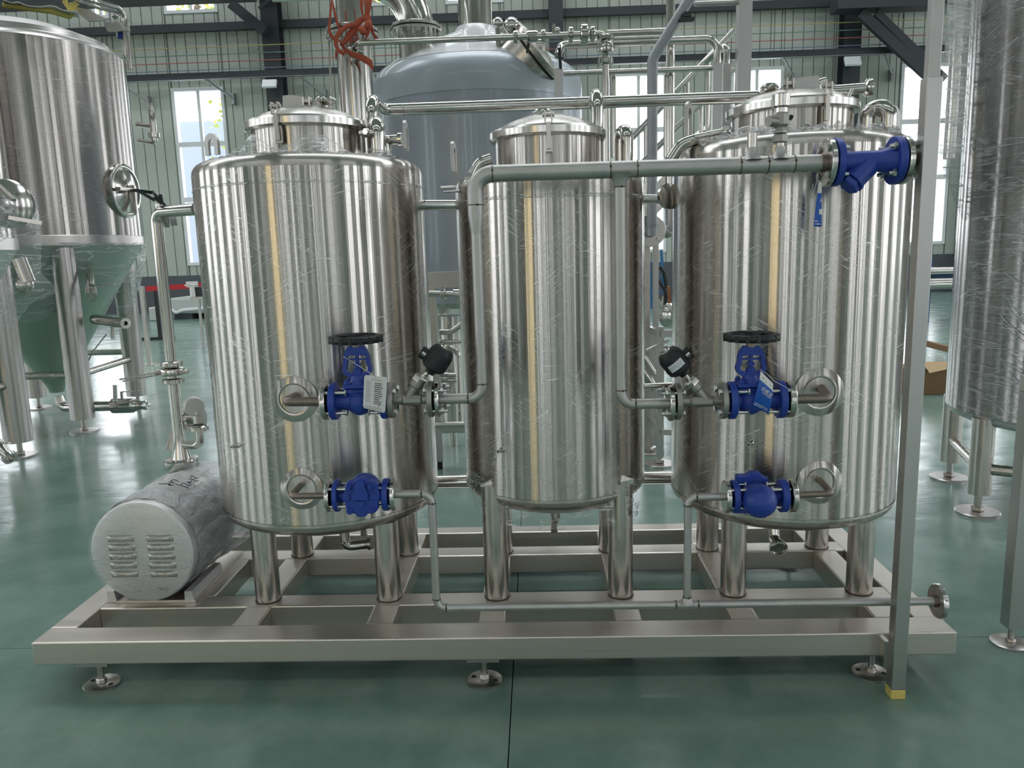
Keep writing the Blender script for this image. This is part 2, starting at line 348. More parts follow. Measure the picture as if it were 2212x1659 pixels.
def window(a, y, sash, glass=True, nrm=1):
    global nwin; nwin += 1
    x0, x1, z0, z1 = a; r = srt('window_%d' % nwin); m = MB(); f = .09; y0, y1 = y - .09, y + .1
    for q in ((x0, x0 + f, z0 + f, z1 - f), (x1 - f, x1, z0 + f, z1 - f), (x0, x1, z0, z0 + f), (x0, x1, z1 - f, z1)): m.bx(q[0], q[1], y0, y1, q[2], q[3])
    m.build('frame', K['white'], r); xm = (x0 + x1) / 2; zs = [z0] + [z1 - (z1 - z0) * s for s in sash] + [z1]; mm = MB().bx(xm - .045, xm + .045, y - .05, y + .05, z0 + f, z1 - f)
    for s in zs[1:-1]: mm.bx(x0 + f, xm - .045, y - .05, y + .05, s - .07, s + .07).bx(xm + .045, x1 - f, y - .05, y + .05, s - .07, s + .07)
    mm.build('mullion', K['white'], r); zs.sort()
    for s, e in zip(zs, zs[1:]):
        for xa, xb in ((x0 + f, xm), (xm, x1 - f)): MB().bx(xa, xb, y - .006, y + .006, s, e).build('pane', K['glass'], r)
    return r
for a in BW: window(a, YB, (.31, .62)); portal(((a[0] + a[1]) / 2, YB + .15, (a[2] + a[3]) / 2), a[1] - a[0], a[3] - a[2], (-pi / 2, 0, 0))
for a in UW: window(a, YB, ()); portal(((a[0] + a[1]) / 2, YB + .15, (a[2] + a[3]) / 2), a[1] - a[0], a[3] - a[2], (-pi / 2, 0, 0))
# the wall behind the photographer: tall glazing between piers, an amber strip-curtain gate
def holed(name, horiz, const, lo, hi, holes, m_, th=.2):
    """a plain wall with window holes; horiz: runs along x (const is y) or along y (const is x)"""
    m = MB(); e = sorted({lo, hi} | {q for h in holes for q in h[:2]})
    for a, b in zip(e, e[1:]):
        mid = (a + b) / 2; z = 0
        for c0, c1 in sorted((h[2], h[3]) for h in holes if h[0] < mid < h[1]) + [(ZC, ZC)]:
            if c0 > z:
                if horiz: m.bx(a, b, const, const + th, z, c0)
                else: m.bx(const, const + th, a, b, z, c0)
            z = c1
    return struct(m.build(name, m_))
random.seed(3)
FW = []; x = -19.5
while x < 15.5:
    wd = random.choice((.28, .4, .55, .8)); FW.append((x, x + wd, .9, random.choice((5.6, 7.2, 8.6)))); x += wd + random.choice((.45, .7, 1.1, 1.8))
AM = [(-10.7, -10.0, 0.05, 7.5), (-9.4, -8.7, 0.05, 7.5)]
FW = [q for q in FW if q[1] < -11.1 or q[0] > -7.9] + AM
holed('wall_front', True, YF - .2, X0, X1, FW, K['hall'])
for a in FW:
    nwin += 1; r = srt('window_%d' % nwin); MB().bx(a[0], a[1], YF - .11, YF - .09, a[2], a[3]).build('pane', K['amber'] if a in AM else K['glass'], r)
    mm = MB()
    for q in (a[0] + .04, a[1] - .04): mm.bx(q - .04, q + .04, YF - .15, YF + .03, a[2], a[3])
    mm.bx(a[0], a[1], YF - .15, YF + .03, a[3] - .08, a[3]).build('frame', K['white'], r)
    portal(((a[0] + a[1]) / 2, YF - .25, (a[2] + a[3]) / 2), a[1] - a[0], a[3] - a[2], (pi / 2, 0, 0))
for nm, cx_ in (('wall_left', X0 - .2), ('wall_right', X1)):
    hs = [(y, y + 1.7, 1.2, 7.0) for y in (-13, -8.5, -4, .5, 5, 9.5, 14, 18.5)]
    holed(nm, False, cx_, YF, YB, hs, K['hall'])
    for a in hs:
        nwin += 1; r = srt('window_%d' % nwin); MB().bx(cx_ + .09, cx_ + .11, a[0], a[1], a[2], a[3]).build('pane', K['glass'], r)
        MB().bx(cx_ + .05, cx_ + .15, a[0] + .81, a[0] + .89, a[2], a[3]).build('mullion', K['white'], r)
        portal((X0 - .3 if cx_ < 0 else X1 + .3, a[0] + .85, 4.1), a[3] - a[2], 1.7, (0, -pi / 2 if cx_ < 0 else pi / 2, 0))
# roof with daylight strips
sky_y = [(-12.0, -11.2), (-5.2, -4.4), (6.6, 9.8), (15.5, 16.7), (20.5, 21.5)]
e = [YF] + [q for s in sky_y for q in s] + [YB]; cl = srt('ceiling')
for a, b in zip(e[::2], e[1::2]): MB().bx(X0, X1, a, b, ZC, ZC + .15).build('roof_sheet', K['roof'], cl)
for a, b in sky_y:
    for q0, q1 in ((X0, -18.5), (-6, -4), (6, 8), (15, X1)): MB().bx(q0, q1, a, b, ZC, ZC + .15).build('roof_sheet', K['roof'], cl)
    for q0, q1 in ((-18.5, -6), (-4, 6), (8, 15)):
        MB().bx(q0, q1, a, b, ZC + .06, ZC + .08).build('skylight_sheet', K['glass'], cl); portal(((q0 + q1) / 2, (a + b) / 2, ZC + .2), q1 - q0, b - a, (0, 0, 0))
struct(MB().bx(-60, 60, -60, 80, -.5, -.25).build('ground_outside', K['ground']))
# steel frame of the hall
for i, (a, b) in enumerate(((575, 611), (1187, 1217), (1816, 1852))):
    xa, xb = px(a, 120, 23.6), px(b, 120, 23.6); c = srt('steel_column')
    m = MB().bx(xa, xb, 23.36, 23.40, 0, ZC).bx(xa, xb, 23.78, 23.82, 0, ZC).bx((xa + xb) / 2 - .02, (xa + xb) / 2 + .02, 23.40, 23.78, 0, ZC); m.build('flange', K['dark'], c)
for xa in (-18.5, -12.6, 12.6):
    if xa > -15 and xa < -10: continue
    struct(MB().bx(xa, xa + .5, 23.3, 23.8, 0, ZC).build('steel_column', K['dark']))
for xa in (-15, -7.7, -3, 3, 9, 15): struct(MB().bx(xa, xa + .45, YF + .05, YF + .5, 0, ZC).build('steel_column', K['dark']))
def rail(x0p, x1p, ya, yb, Y, hgt, nm, km, dep=.1):
    """a girt along the back wall: y at x=291 and x=2031 of the frame"""
    p, q = P(291, ya, Y), P(2031, yb, Y); z = (p.z + q.z) / 2
    return struct(MB().bx(x0p, x1p, Y - dep, Y, z - hgt / 2, z + hgt / 2).build(nm, K[km]))
g1 = P(291, 68, 23.7); rail(X0, X1, 68, -3, 23.85, .22, 'trim_1', 'dark', .14); rail(X0, X1, 170, 107, 23.2, .16, 'trim_2', 'dark', .16)
zr = (P(291, 170, 23.2).z + P(2031, 107, 23.2).z) / 2
struct(MB().bx(X0, X1, 23.06, 23.2, zr - .10, zr - .085).build('trim_3', K['galv']))  # thin lighter strip standing in for lamp glint on the rail's underside
for i, (nm, ya, yb, cn) in enumerate((('yellow', 101, 48, 'bar_yellow'), ('green', 120, 62, 'bar_green'), ('red', 136, 79, 'bar_red'), ('blue', 153, 95, 'bar_blue'))):
    p, q = P(291, ya, 22.9), P(2031, yb, 22.9); z = (p.z + q.z) / 2
    tag(MB().bx(X0, X1, 22.885, 22.915, z - .009, z + .009).build('conductor_bar', K[cn]), 'thin %s crane conductor bar running along the back wall' % nm, 'conductor bar', 'crane conductor bars on the back wall')
for i, xp in enumerate((298, 487, 690, 1100, 1725, 1940)):
    x = px(xp, 180, 23.3); b = MB().bar((x - .50, 23.1, zr - .1), (x + .02, 23.75, zr - .52), .035, .05).bx(x - .02, x + .05, 23.72, 23.94, zr - .68, zr - .36)
    struct(b.build('trim_%d' % (4 + i), K['galv']))
# crane girder top left, knee braces
p, q = P(262, 8, 21.5), P(560, -6, 21.5); zb = (p.z + q.z) / 2
struct(MB().bx(X0, -7.2, 21.2, 21.6, zb, zb + .7).bx(X0, -7.2, 21.05, 21.75, zb - .03, zb + .03).build('trim_11', K['dark']))
x = px(592, 120, 23.5); struct(MB().bar((x - .95, 23.1, pz(545, 8, 23.1)), (x - .05, 23.1, pz(580, 70, 23.1)), .3, .28).bx(x - .55, x + .55, 22.4, 23.35, 9.0, 9.3).bar((x - .1, 22.8, 8.4), (x + .9, 22.8, 9.1), .06, .08).build('trim_12', K['dark']))
a, b = P(1858, 28, 22.6), P(2014, 172, 22.6); a2, b2 = P(1892, 28, 22.6), P(2040, 172, 22.6); m = MB().bar(a, b, .16, .26).bar(a2, b2, .16, .2)
for k in (.1, .35, .6, .85): m.bar(a.lerp(b, k), a2.lerp(b2, k + .03), .06, .1)
m.bx(a.x - .7, a.x + 1.9, 22.3, 22.9, a.z + .05, a.z + .8); struct(m.build('trim_13', K['dark']))
for i, (xp, yp, w_, h_) in enumerate(((582, 181, 30, 18), (1842, 132, 32, 20))):
    p = P(xp, yp, 22.95); s = 22.95 / F; t = thing('floodlight', ('pale square floodlight on the dark column left of the grey kettle', 'pale square floodlight on the dark column right of the stairs')[i], 'floodlight', p, 'floodlights on the columns')
    MB().box(p, (w_ * s, .08, h_ * s), Matrix.Rotation(-.5, 3, 'X')).build('lamp_face', K['white'], t, .01); MB().bx(p.x - .05, p.x + .05, p.y, p.y + .5, p.z - .05, p.z + .05).build('bracket', K['dark'], t)
# outside: blue shed and trees beyond the windows
p = P(430, 262, 34.0); sh = struct(MB().bx(-18, -11.0, 34, 40, -.25, p.z).build('wall_shed', K['bluewall']))
# ================================================================ the skid
ZT, ZB = .205, .115
sk = thing('skid_frame', 'long brushed steel base frame of square tubes on round adjustable feet', 'base frame', (-.22, 3.2, 0))
def beam(x0, x1, y0, y1, nm='beam'): return MB().bx(x0, x1, y0, y1, ZB, ZT).build(nm, K['skid'], sk, .005)
LY = [(2.645, 2.765), (2.925, 3.03), (3.425, 3.53), (3.72, 3.81)]
beam(-1.92, 1.48, *LY[0]); beam(-1.815, 1.383, *LY[1]); beam(-1.815, 1.383, *LY[2]); beam(-1.92, 1.48, *LY[3])
beam(-1.92, -1.815, 2.766, 3.719); beam(1.383, 1.48, 2.766, 3.719)
for xc in (-1.155, -.633, -.2, .321, .76, 1.29):
    for (a, b), (c, d) in zip(LY, LY[1:]): beam(xc - .05, xc + .05, b + .001, c - .001, 'crossbar')
beam(-1.49, -1.38, 3.031, 3.424, 'crossbar'); beam(-1.814, -1.70, 3.031, 3.424, 'crossbar')
fm = None
for fx, fy in ((-1.703, 2.70), (-.23, 2.70), (1.215, 2.72), (-1.70, 3.765), (-.2, 3.765), (1.235, 3.74)):
    if fm is None:
        fm = MB().lathe((fx, fy, 0), (0, 0, 1), [(0, 0), (.066, 0), (.066, .009), (.063, .011), (0, .011)], 40).cyl((fx, fy, .011), (fx, fy, .10), .0115).hexa((fx, fy, .011), (0, 0, 1), .019, .02).box((fx, fy, ZB - .006), (.12, .10, .012)).build('foot', K['head'], sk)
        fh = MB()
        for s in (-1, 1): fh.cyl((fx + s * .042, fy - s * .014, .0105), (fx + s * .042, fy - s * .014, .0118), .0085)
        fh = fh.build('bolt_hole', K['rubber'], fm); fh['kind'] = 'stuff'; f0 = V((fx, fy, 0))
    else:
        o = share(fm, V((fx, fy, 0)) - f0, sk); share(fh, (0, 0, 0), o)
ln = MB()
for xc in (-1.155, -.633, -.2, .321, .76, 1.29):
    for y in (2.766, 2.924, 3.031, 3.424): ln.box((xc, y, ZT + .0006), (.10, .003, .0016))
o = ln.build('weld_seam', K['dull'], sk); o['kind'] = 'stuff'
# ================================================================ the tanks
def arch(c, u, up, w_, h, r, n=12):
    """a lifting-lug loop: straight legs and a round top, u across"""
    c, u, up = V(c), V(u).normalized(), V(up); k = [c - u * w_ / 2]
    for i in range(n + 1):
        a = pi - pi * i / n; k.append(c + up * (h - w_ / 2) + u * (cos(a) * w_ / 2) + up * (sin(a) * w_ / 2))
    return k + [c + u * w_ / 2]
def lug(root, c, u, w_, h, t=.012):
    u = V(u).normalized(); n = u.cross(V((0, 0, 1))); m = MB(); o = arch(V(c) - n * t / 2, u, (0, 0, 1), w_, h, 0); i = arch(V(c) - n * t / 2, u, (0, 0, 1), w_ - .042, h - .024, 0)
    k = len(o); vs = o + i + [q + n * t for q in o] + [q + n * t for q in i]; f = []
    for a in range(k - 1):
        f += [(a, a + 1, k + a + 1, k + a), (2 * k + a, 3 * k + a, 3 * k + a + 1, 2 * k + a + 1), (a, 2 * k + a, 2 * k + a + 1, a + 1), (k + a, k + a + 1, 3 * k + a + 1, 3 * k + a)]
    m.add(vs, f); return m.build('lifting_lug', K['dull'], root)
def tank(name, label, c, R, zb, zt, legs, legtop, neck, dish=.07, rim_r=None):
    """neck: (x, y, r, z of rim)"""
    t = thing(name, label, 'tank', (c[0], c[1], 0), 'three steel tanks on the base frame'); o = (c[0], c[1], 0); k = .045
    MB().lathe(o, (0, 0, 1), [(R, zb + k), (R, zt - k)], 96).build('shell', K['shell'], t)
    bp = [(R, zb + k)] + [(R - k + k * cos(a), zb + k - k * sin(a)) for a in (.3, .6, .9, 1.2, 1.5)] + [(R * .75, zb - dish * .45), (R * .4, zb - dish * .85), (0, zb - dish)]
    MB().lathe(o, (0, 0, 1), bp, 96).build('dished_head', K['shell_bare'], t)
    tp = [(R, zt - k)] + [(R - k + k * cos(a), zt - k + k * sin(a)) for a in (.3, .6, .9, 1.2, 1.5)] + [(R * .8, zt + .010), (neck[2] - .02, zt + .022)]
    MB().lathe(o, (0, 0, 1), tp, 96).build('domed_head', K['shell_bare'], t)
    MB().lathe(o, (0, 0, 1), [(R + .0025, zb + k - .004), (R + .0025, zb + k + .006)], 96).build('weld_seam', K['leg'], t)
    MB().lathe((neck[0], neck[1], 0), (0, 0, 1), [(neck[2], zt - .02), (neck[2], neck[3] - .012), (neck[2] + .006, neck[3] - .006)], 72).build('manway_neck', K['shell_bare'], t)
    rr = neck[2] + .022
    MB().lathe((neck[0], neck[1], neck[3]), (0, 0, 1), [(neck[2], -.02), (rr - .006, -.02), (rr, -.012), (rr, .012), (rr - .008, .02), (neck[2] - .02, .022)], 72).build('manway_rim', K['flange'], t)
    MB().lathe((neck[0], neck[1], neck[3]), (0, 0, 1), [(neck[2] - .005, .021), (neck[2] * .8, .047), (neck[2] * .45, .074), (0, .084)], 72).build('manway_lid', K['leg'], t)
    for x, y in legs:
        l = MB().cyl((x, y, ZT), (x, y, legtop), .05, n=32).build('leg', K['leg'], t)
        MB().tube([(x + .051 * cos(a * pi / 12), y + .051 * sin(a * pi / 12), ZT + .002) for a in range(24)], .0022, 6, closed=True).build('weld_bead', K['weld'], l)
    return t
T1, T2, T3 = (-.907, 3.24), (.06, 3.24), (1.015, 3.24); R1, R2, R3 = .455, .38, .45
z1t, z1b = pz(690, 328, T1[1] - R1 * .93), pz(720, 1163, T1[1] - R1)
z2t, z2b = pz(1190, 362, T2[1] - R2 * .93), pz(1200, 1110, T2[1] - R2)
z3t, z3b = pz(1720, 283, T3[1] - R3 * .93), pz(1700, 1153, T3[1] - R3)
def neck_at(xl, xr, yp, Y):
    a, b = P(xl, yp, Y), P(xr, yp, Y); return ((a.x + b.x) / 2, Y, (b.x - a.x) / 2 - .022)
n1 = neck_at(534, 796, 262, 3.24); n2 = neck_at(1057, 1309, 290, 3.24); n3 = neck_at(1571, 1848, 236, 3.24)
def rimz(xp, yp, n): return P(xp, yp, n[1] - n[2] - .022).z
n1 += (rimz(690, 254, n1),); n2 += (rimz(1190, 276, n2),); n3 += (rimz(1740, 216, n3),)
LG = lambda cx_, d=.252: [(cx_ - d, 2.995), (cx_ + d, 2.995), (cx_ - d, 3.475), (cx_ + d, 3.475)]
t1 = tank('storage_tank', 'film-wrapped steel tank next to the wrapped motor, first of the three', T1, R1, z1b, z1t, LG(-.888), z1b - .005, n1)
t2 = tank('storage_tank', 'narrower middle tank, its four legs welded to the outside of its wall', T2, R2, z2b, z2t, LG(.062), pz(1070, 1052, 2.95), n2)
t3 = tank('storage_tank', 'film-wrapped steel tank behind the square post and the blue strainer', T3, R3, z3b, z3t, LG(1.02), z3b - .005, n3)
for x, y in LG(.062)[:2]:      # slanted cover plates where the legs meet the wall
    z = pz(1070, 1052, 2.95); s = 1 if x < 0 else -1
    MB().prism([(x - .05, y - .04, z), (x + .05, y - .04, z), (x + .05, y - .04, z + .02), (x + s * .03, y - .03, z + .045), (x - .05, y - .04, z + .01)], (0, .09, 0)).build('leg_cap', K['leg'], t2)
# ported rings, the pipes that leave them, flanges
def bolts(root, cs, axis, L, off0, r=.0078):
    """through bolts: hex head, shank, nut; one mesh shared"""
    axis = V(axis).normalized(); first = None; out = []
    for c in cs:
        if first is None:
            p = V(c) + axis * off0; m = MB().hexa(p - axis * .008, axis, r * 1.5, .008).cyl(p, p + axis * L, r * .8, n=10).hexa(p + axis * (L - .024), axis, r * 1.5, .011)
            first = m.build('bolt', K['bolt'], root); c0 = V(c); out.append(first)
        else: out.append(share(first, V(c) - c0, root))
    return out
def circle4(c, axis, r, a0=pi / 4, n=4):
    X, Y_, A = frame(axis); return [V(c) + (X * cos(a0 + 2 * pi * i / n) + Y_ * sin(a0 + 2 * pi * i / n)) * r for i in range(n)]
def disc(m, c, axis, d0, d1, R, ri=0):
    return m.lathe(c, axis, [(ri, d0), (R - .003, d0), (R, d0 + .003), (R, d1 - .003), (R - .003, d1), (ri, d1)], 48)
def port_ring(root, c, cen, R, ro, ri):
    n = (V((c.x - cen[0], c.y - cen[1], 0))).normalized()
    MB().lathe(c, n, [(ro, -ro * ro / 2 / R - .003), (ro * .98, .001), (ro * .8, .006), (ri + .004, .008), (ri, .006), (ri - .003, .001), (ri * .5, .002), (0, .002)], 56).build('port_ring', K['shell_bare'], root)
    MB().lathe(c, n, [(ri - .005, .0), (ri - .003, .0075), (ri + .002, .0086), (ri + .004, .0075)], 56).build('port_lip', K['leg'], root)
    return n
YV = 2.65
def stub(root, cen, R, ring_px, start_px, corner_px, end_px, r, ro, ri, fx0, fx1, fR):
    c = C(*ring_px, cen, R); port_ring(root, c, cen, R, ro, ri)
    a = C(*start_px, cen, R - .01); b = P(*corner_px, YV); e = P(*end_px, YV)
    p = MB().tube([a, b, e], r, 18, bend=r * 1.9).build('port_pipe', K['heat'], root)
    MB().tube([a + (b - a) * .06 + V((cos(q) * r * 1.25, 0, sin(q) * r * 1.25)) for q in [2 * pi * i / 14 for i in range(14)]], .003, 6, closed=True).build('weld_bead', K['leg'], p)
    x0, x1 = px(fx0, end_px[1], YV), px(fx1, end_px[1], YV)
    disc(MB(), (0, YV, e.z), (1, 0, 0), min(x0, x1), max(x0, x1), fR, r).build('port_flange', K['flange'], root)
    return e.z
za1 = stub(t1, T1, R1, (636, 862), (640, 856), (616, 868), (712, 867), .0165, .088, .058, 699, 710, .064)
zb1 = stub(t1, T1, R1, (652, 1056), (652, 1046), (628, 1072), (718, 1070), .0115, .082, .056, 708, 717, .058)
za3 = stub(t3, T3, R3, (1770, 847), (1774, 838), (1791, 861), (1700, 862), .0165, .09, .058, 1697, 1711, .064)
zb3 = stub(t3, T3, R3, (1770, 1042), (1768, 1034), (1797, 1066), (1705, 1070), .0115, .084, .055, 1704, 1716, .058)
for t, c, R, p in ((t1, T1, R1, (514, 962)), (t2, T2, R2, (1085, 972)), (t3, T3, R3, (1622, 957))):
    a = C(*p, c, R); n = V((a.x - c[0], a.y - c[1], 0)).normalized(); MB().lathe(a, n, [(.012, 0), (.007, .004), (.0065, .03), (.004, .03), (.004, .01)], 16).build('sensor_stub', K['pipe'], t)
# drains
p = P(745, 1166, 3.2); MB().tube([p + V((0, 0, .05)), p + V((0, 0, -.03)), p + V((.09, .03, -.03))], .022, 16, .03).lathe(p + V((.09, .03, -.03)), (.95, .3, 0), [(0, 0), (.03, 0), (.03, .012), (.022, .012), (.018, .004), (0, .004)], 24).build('drain_elbow', K['pipe'], t1)
p = P(1200, 1102, 3.2); MB().lathe(p, (0, 0, -1), [(.019, -.05), (.02, .03), (.016, .05), (.008, .058), (0, .06)], 20).lathe(p, (0, 0, -1), [(.03, -.045), (.03, -.035), (.02, -.03)], 20).build('drain_cap', K['pipe'], t2)
p = P(1672, 1146, 3.1); MB().tube([p + V((0, .02, .04)), p + V((0, 0, -.035)), p + V((0, -.06, -.05))], .024, 16, .03).lathe(p + V((0, -.06, -.05)), (0, -1, -.25), [(0, -.01), (.034, -.01), (.036, 0), (.036, .01), (.027, .012), (.024, .004), (0, .003)], 28).build('drain_elbow', K['pipe'], t3)
# lids: arms, clamps, knobs
def clamp(root, n, ang, h=.07, w_=.026):
    d = V((sin(ang), -cos(ang), 0)); s = V((cos(ang), sin(ang), 0)); o = V((n[0], n[1], n[3])) + d * (n[2] + .03)
    m = MB()
    for q in (-1, 1): m.bar(o + s * q * .012 + V((0, 0, .015)), o + s * q * .012 + V((0, 0, .06)), .006, .02, d)
    m.bar(o + V((0, 0, -.075)), o + V((0, 0, .02)), .016, .012, d).bar(o + V((0, 0, -.085)) - d * .012, o + V((0, 0, -.03)) - d * .012, .028, .006, d).cyl(o - s * .022 + V((0, 0, .045)), o + s * .022 + V((0, 0, .045)), .008, n=12)
    return m.build('lid_clamp', K['leg'], root)
def knob(root, p, r=.03):
    m = MB().cyl(p - V((0, 0, .07)), p, .008, n=12); z = p; k = 8
    m.lathe(z, (0, 0, 1), [(0, -.008), (r * .55, -.006), (r * .95, .004), (r, .014), (r * .85, .024), (r * .4, .028), (0, .028)], 32)
    for i in range(k): m.ball(z + V((cos(2 * pi * i / k) * r * .85, sin(2 * pi * i / k) * r * .85, .012)), r * .3, 10, .8)
    return m.build('lid_knob', K['pipe'], root)
Ya = n1[1] - n1[2] * .3
MB().strip([P(x, y, Ya) for x, y in ((611, 207), (625, 205.5), (640, 206), (660, 211), (680, 221), (697, 236), (705, 245))], [P(x, y, Ya) for x, y in ((611, 243), (625, 243), (640, 243), (660, 244), (680, 245), (697, 246), (706, 247))], False).build('lid_arm', K['dull'], t1, thick=.008)
clamp(t1, n1, -.19); m = P(664, 228, Ya - .01); MB().bar(m - V((.012, 0, .035)), m + V((-.012, 0, .03)), .006, .03).bar(m - V((-.012, 0, .035)), m + V((.012, 0, .03)), .006, .03).cyl(m - V((.02, 0, -.015)), m + V((.02, 0, .015)), .008, n=12).build('arm_hinge', K['leg'], t1)
knob(t1, P(704, 224, n1[1] - .02), .038)
clamp(t2, n2, -.0); knob(t2, P(1172, 250, n2[1] - .02), .034)
Yc = n3[1] - n3[2] * .35
MB().strip([P(x, y, Yc) for x, y in ((1769, 164), (1757, 164), (1735, 166), (1712, 173), (1692, 185), (1674, 199))], [P(x, y, Yc) for x, y in ((1769, 201), (1757, 201), (1735, 202), (1712, 203), (1692, 204), (1674, 204))], False).build('lid_arm', K['dull'], t3, thick=.008)
clamp(t3, n3, .19); m = P(1705, 187, Yc - .01); MB().bar(m - V((.012, 0, .03)), m + V((-.012, 0, .03)), .006, .03).bar(m - V((-.012, 0, .03)), m + V((.012, 0, .03)), .006, .03).cyl(m - V((.02, 0, -.01)), m + V((.02, 0, .01)), .008, n=12).build('arm_hinge', K['leg'], t3)
knob(t3, P(1662, 196, n3[1] - .02), .032)
# lifting lugs, vents and small fittings on the tops
lug(t1, P(460, 335, 3.2), (1, -.5, 0), .075, pz(460, 288, 3.2) - pz(460, 335, 3.2)); lug(t1, P(878, 325, 3.2), (-.06, 1, 0), .10, .115)
lug(t2, P(981, 372, 3.22), (.04, 1, 0), .09, .12); lug(t3, P(1487, 305, 3.22), (.45, 1, 0), .10, .15); lug(t3, P(1922, 285, 3.3), (1, .5, 0), .10, .105)
def gooseneck(root, p, up, r, d): p = V(p); d = V(d); MB().tube([p, p + V((0, 0, up)), p + V((0, 0, up)) + d, p + d - V((0, 0, .02))], r, 18, d.length / 2 * .99).build('vent_bend', K['pipe'], root)
gooseneck(t1, P(812, 325, 3.22), pz(812, 272, 3.22) - pz(812, 325, 3.22), .031, (.025, -.075, 0)); gooseneck(t2, P(1340, 350, 3.3), pz(1350, 286, 3.3) - pz(1350, 350, 3.3), .026, (.02, -.06, 0)); gooseneck(t3, P(1872, 290, 3.25), pz(1885, 236, 3.25) - pz(1885, 290, 3.25), .033, (.06, -.05, 0))
p = P(835, 303, 3.2); MB().cyl(p, p + V((.055, -.01, 0)), .02).cyl(p + V((.05, -.01, 0)), p + V((.066, -.012, 0)), .026).cyl(p - V((0, 0, .06)), p + V((0, 0, .005)), .016).build('inlet_tee', K['pipe'], t1)
p = P(792, 287, 3.12); MB().ball(p, .018).cyl(p - V((.03, 0, 0)), p + V((.03, 0, 0)), .009).hexa(p + V((.0, -.03, 0)), (0, 1, 0), .014, .02).build('inlet_fitting', K['pipe'], t1)
MB().tube([P(1062, 343, 3.1), P(1035, 352, 3.1), P(1022, 378, 3.1)], .022, 16, .05).build('overflow_pipe', K['pipe'], t2)
p = P(1448, 340, 3.1); MB().tube([P(1505, 300, 3.1), P(1470, 312, 3.1), P(1449, 345, 3.1)], .022, 16, .06).build('overflow_pipe', K['pipe'], t3)
a, b = P(1500, 297, 3.05), P(1558, 285, 3.05); MB().cyl(a, b, .012).build('spray_inlet', K['pipe'], t3); knob(t3, P(1568, 290, 3.05), .024)
a, b = P(1795, 196, 3.2), P(1872, 190, 3.2); ax = (b - a).normalized()
MB().cyl(a, b, .02).lathe(b, ax, [(.02, -.01), (.03, -.004), (.034, 0), (.03, .006), (.034, .01), (.034, .016), (.022, .02), (.016, .012), (0, .012)], 28).tube([a + V((.01, 0, 0)), a - ax * .02 + V((0, .0, 0)), a - ax * .02 + V((0, .02, -.05))], .024, 16, .03).tube([a - ax * .05 + V((0, 0, -.02)), a - ax * .05 + V((0, 0, .03)), a - ax * .02 + V((0, 0, .035))], .018, 14, .02).build('vent_spool', K['pipe'], t3)
p = P(1834, 208, 3.1); MB().cyl(p, p + V((.012, 0, .025)), .007).build('rim_pin', K['pipe'], t3)
p = P(1708, 253, n3[1] - n3[2]); MB().cyl(p + V((0, .01, 0)), p - V((0, .006, 0)), .008, n=16).build('vent_hole', K['rubber'], t3)
for x, y in ((955, 404), (962, 412)):
    a = P(x + 30, y, 3.1); MB().cyl(a, P(x - 3, y + 2, 3.1), .0065, n=12).build('gauge_rod', K['pipe'], t2)
# loose film: collars over the shoulders
def collar(root, cen, R, z, r1, dz, amp, seed, peaks, n=96):
    rnd = random.Random(seed); ph = [rnd.uniform(0, 6.28) for _ in range(6)]; rows = []
    for j in range(7):
        f = j / 6; row = []
        for i in range(n + 1):
            a = 2 * pi * i / n; w_ = sum(sin(a * (k + 2) * 1.7 + ph[k]) for k in range(6)) / 6 + rnd.uniform(-.18, .18)
            up = sum(h * max(0, 1 - abs(((a - q + pi) % (2 * pi)) - pi) / wd) for q, wd, h in peaks)
            r = R + .004 + (r1 - R) * f ** 1.2 + amp * .25 * w_ * f; row.append((cen[0] + r * cos(a), cen[1] + r * sin(a), z - .09 * (1 - f) ** 3 + dz * f + (amp * w_ + up) * f ** 1.5))
        rows.append(row)
    o = MB().grid(rows).build('film_collar', K['film'], root); MB().tube([V(q) for q in rows[-1][:-1]], .0011, 5, closed=True).build('film_edge', K['strand'], o); return o
collar(t1, T1, R1, z1t - .015, .30, .03, .010, 1, [(-2.0, .35, .075), (-1.25, .5, .075), (-.3, .3, .05), (.2, .3, .03)])
collar(t2, T2, R2, z2t - .015, .28, .015, .008, 2, [(-.4, .5, .04)])
collar(t3, T3, R3, z3t - .01, .30, .018, .014, 3, [(-2.4, .4, .05), (-1.9, .2, .04), (-1.2, .15, .02)])
def crumple(root, cen, R, z, a0, a1, hgt, seed):
    """bunched edge of the film standing on the shoulder"""
    rnd = random.Random(seed); rows = []; n = 70
    for j in range(5):
        rows.append([(cen[0] + (R - .02 - .03 * j / 4 + rnd.uniform(-.012, .012)) * cos(a), cen[1] + (R - .02 - .03 * j / 4 + rnd.uniform(-.012, .012)) * sin(a), z + hgt * sin(pi * j / 4.6) * rnd.uniform(.3, 1.2)) for a in [a0 + (a1 - a0) * i / n for i in range(n + 1)]])
    return MB().grid(rows).build('film_bunch', K['film_thick'], root)
crumple(t3, T3, R3 - .02, z3t - .005, -3.0, -.1, .035, 5); crumple(t2, T2, R2 - .02, z2t - .005, -1.0, .6, .03, 6); crumple(t1, T1, R1 - .03, z1t, -2.9, -.1, .012, 8)
def curtain(root, pts, seed, m_='film', name='film_sheet', n=14, sag=.012):
    """a stretched film between two polylines given as (left list, right list) of points"""
    L, R_ = pts; rnd = random.Random(seed); rows = []
    for a, b in zip(L, R_):
        a, b = V(a), V(b); rows.append([a.lerp(b, i / n) + V((0, rnd.uniform(-1, 1) * sag, rnd.uniform(-1, 1) * sag * .6)) for i in range(n + 1)])
    return MB().grid(rows).build(name, K[m_], root)
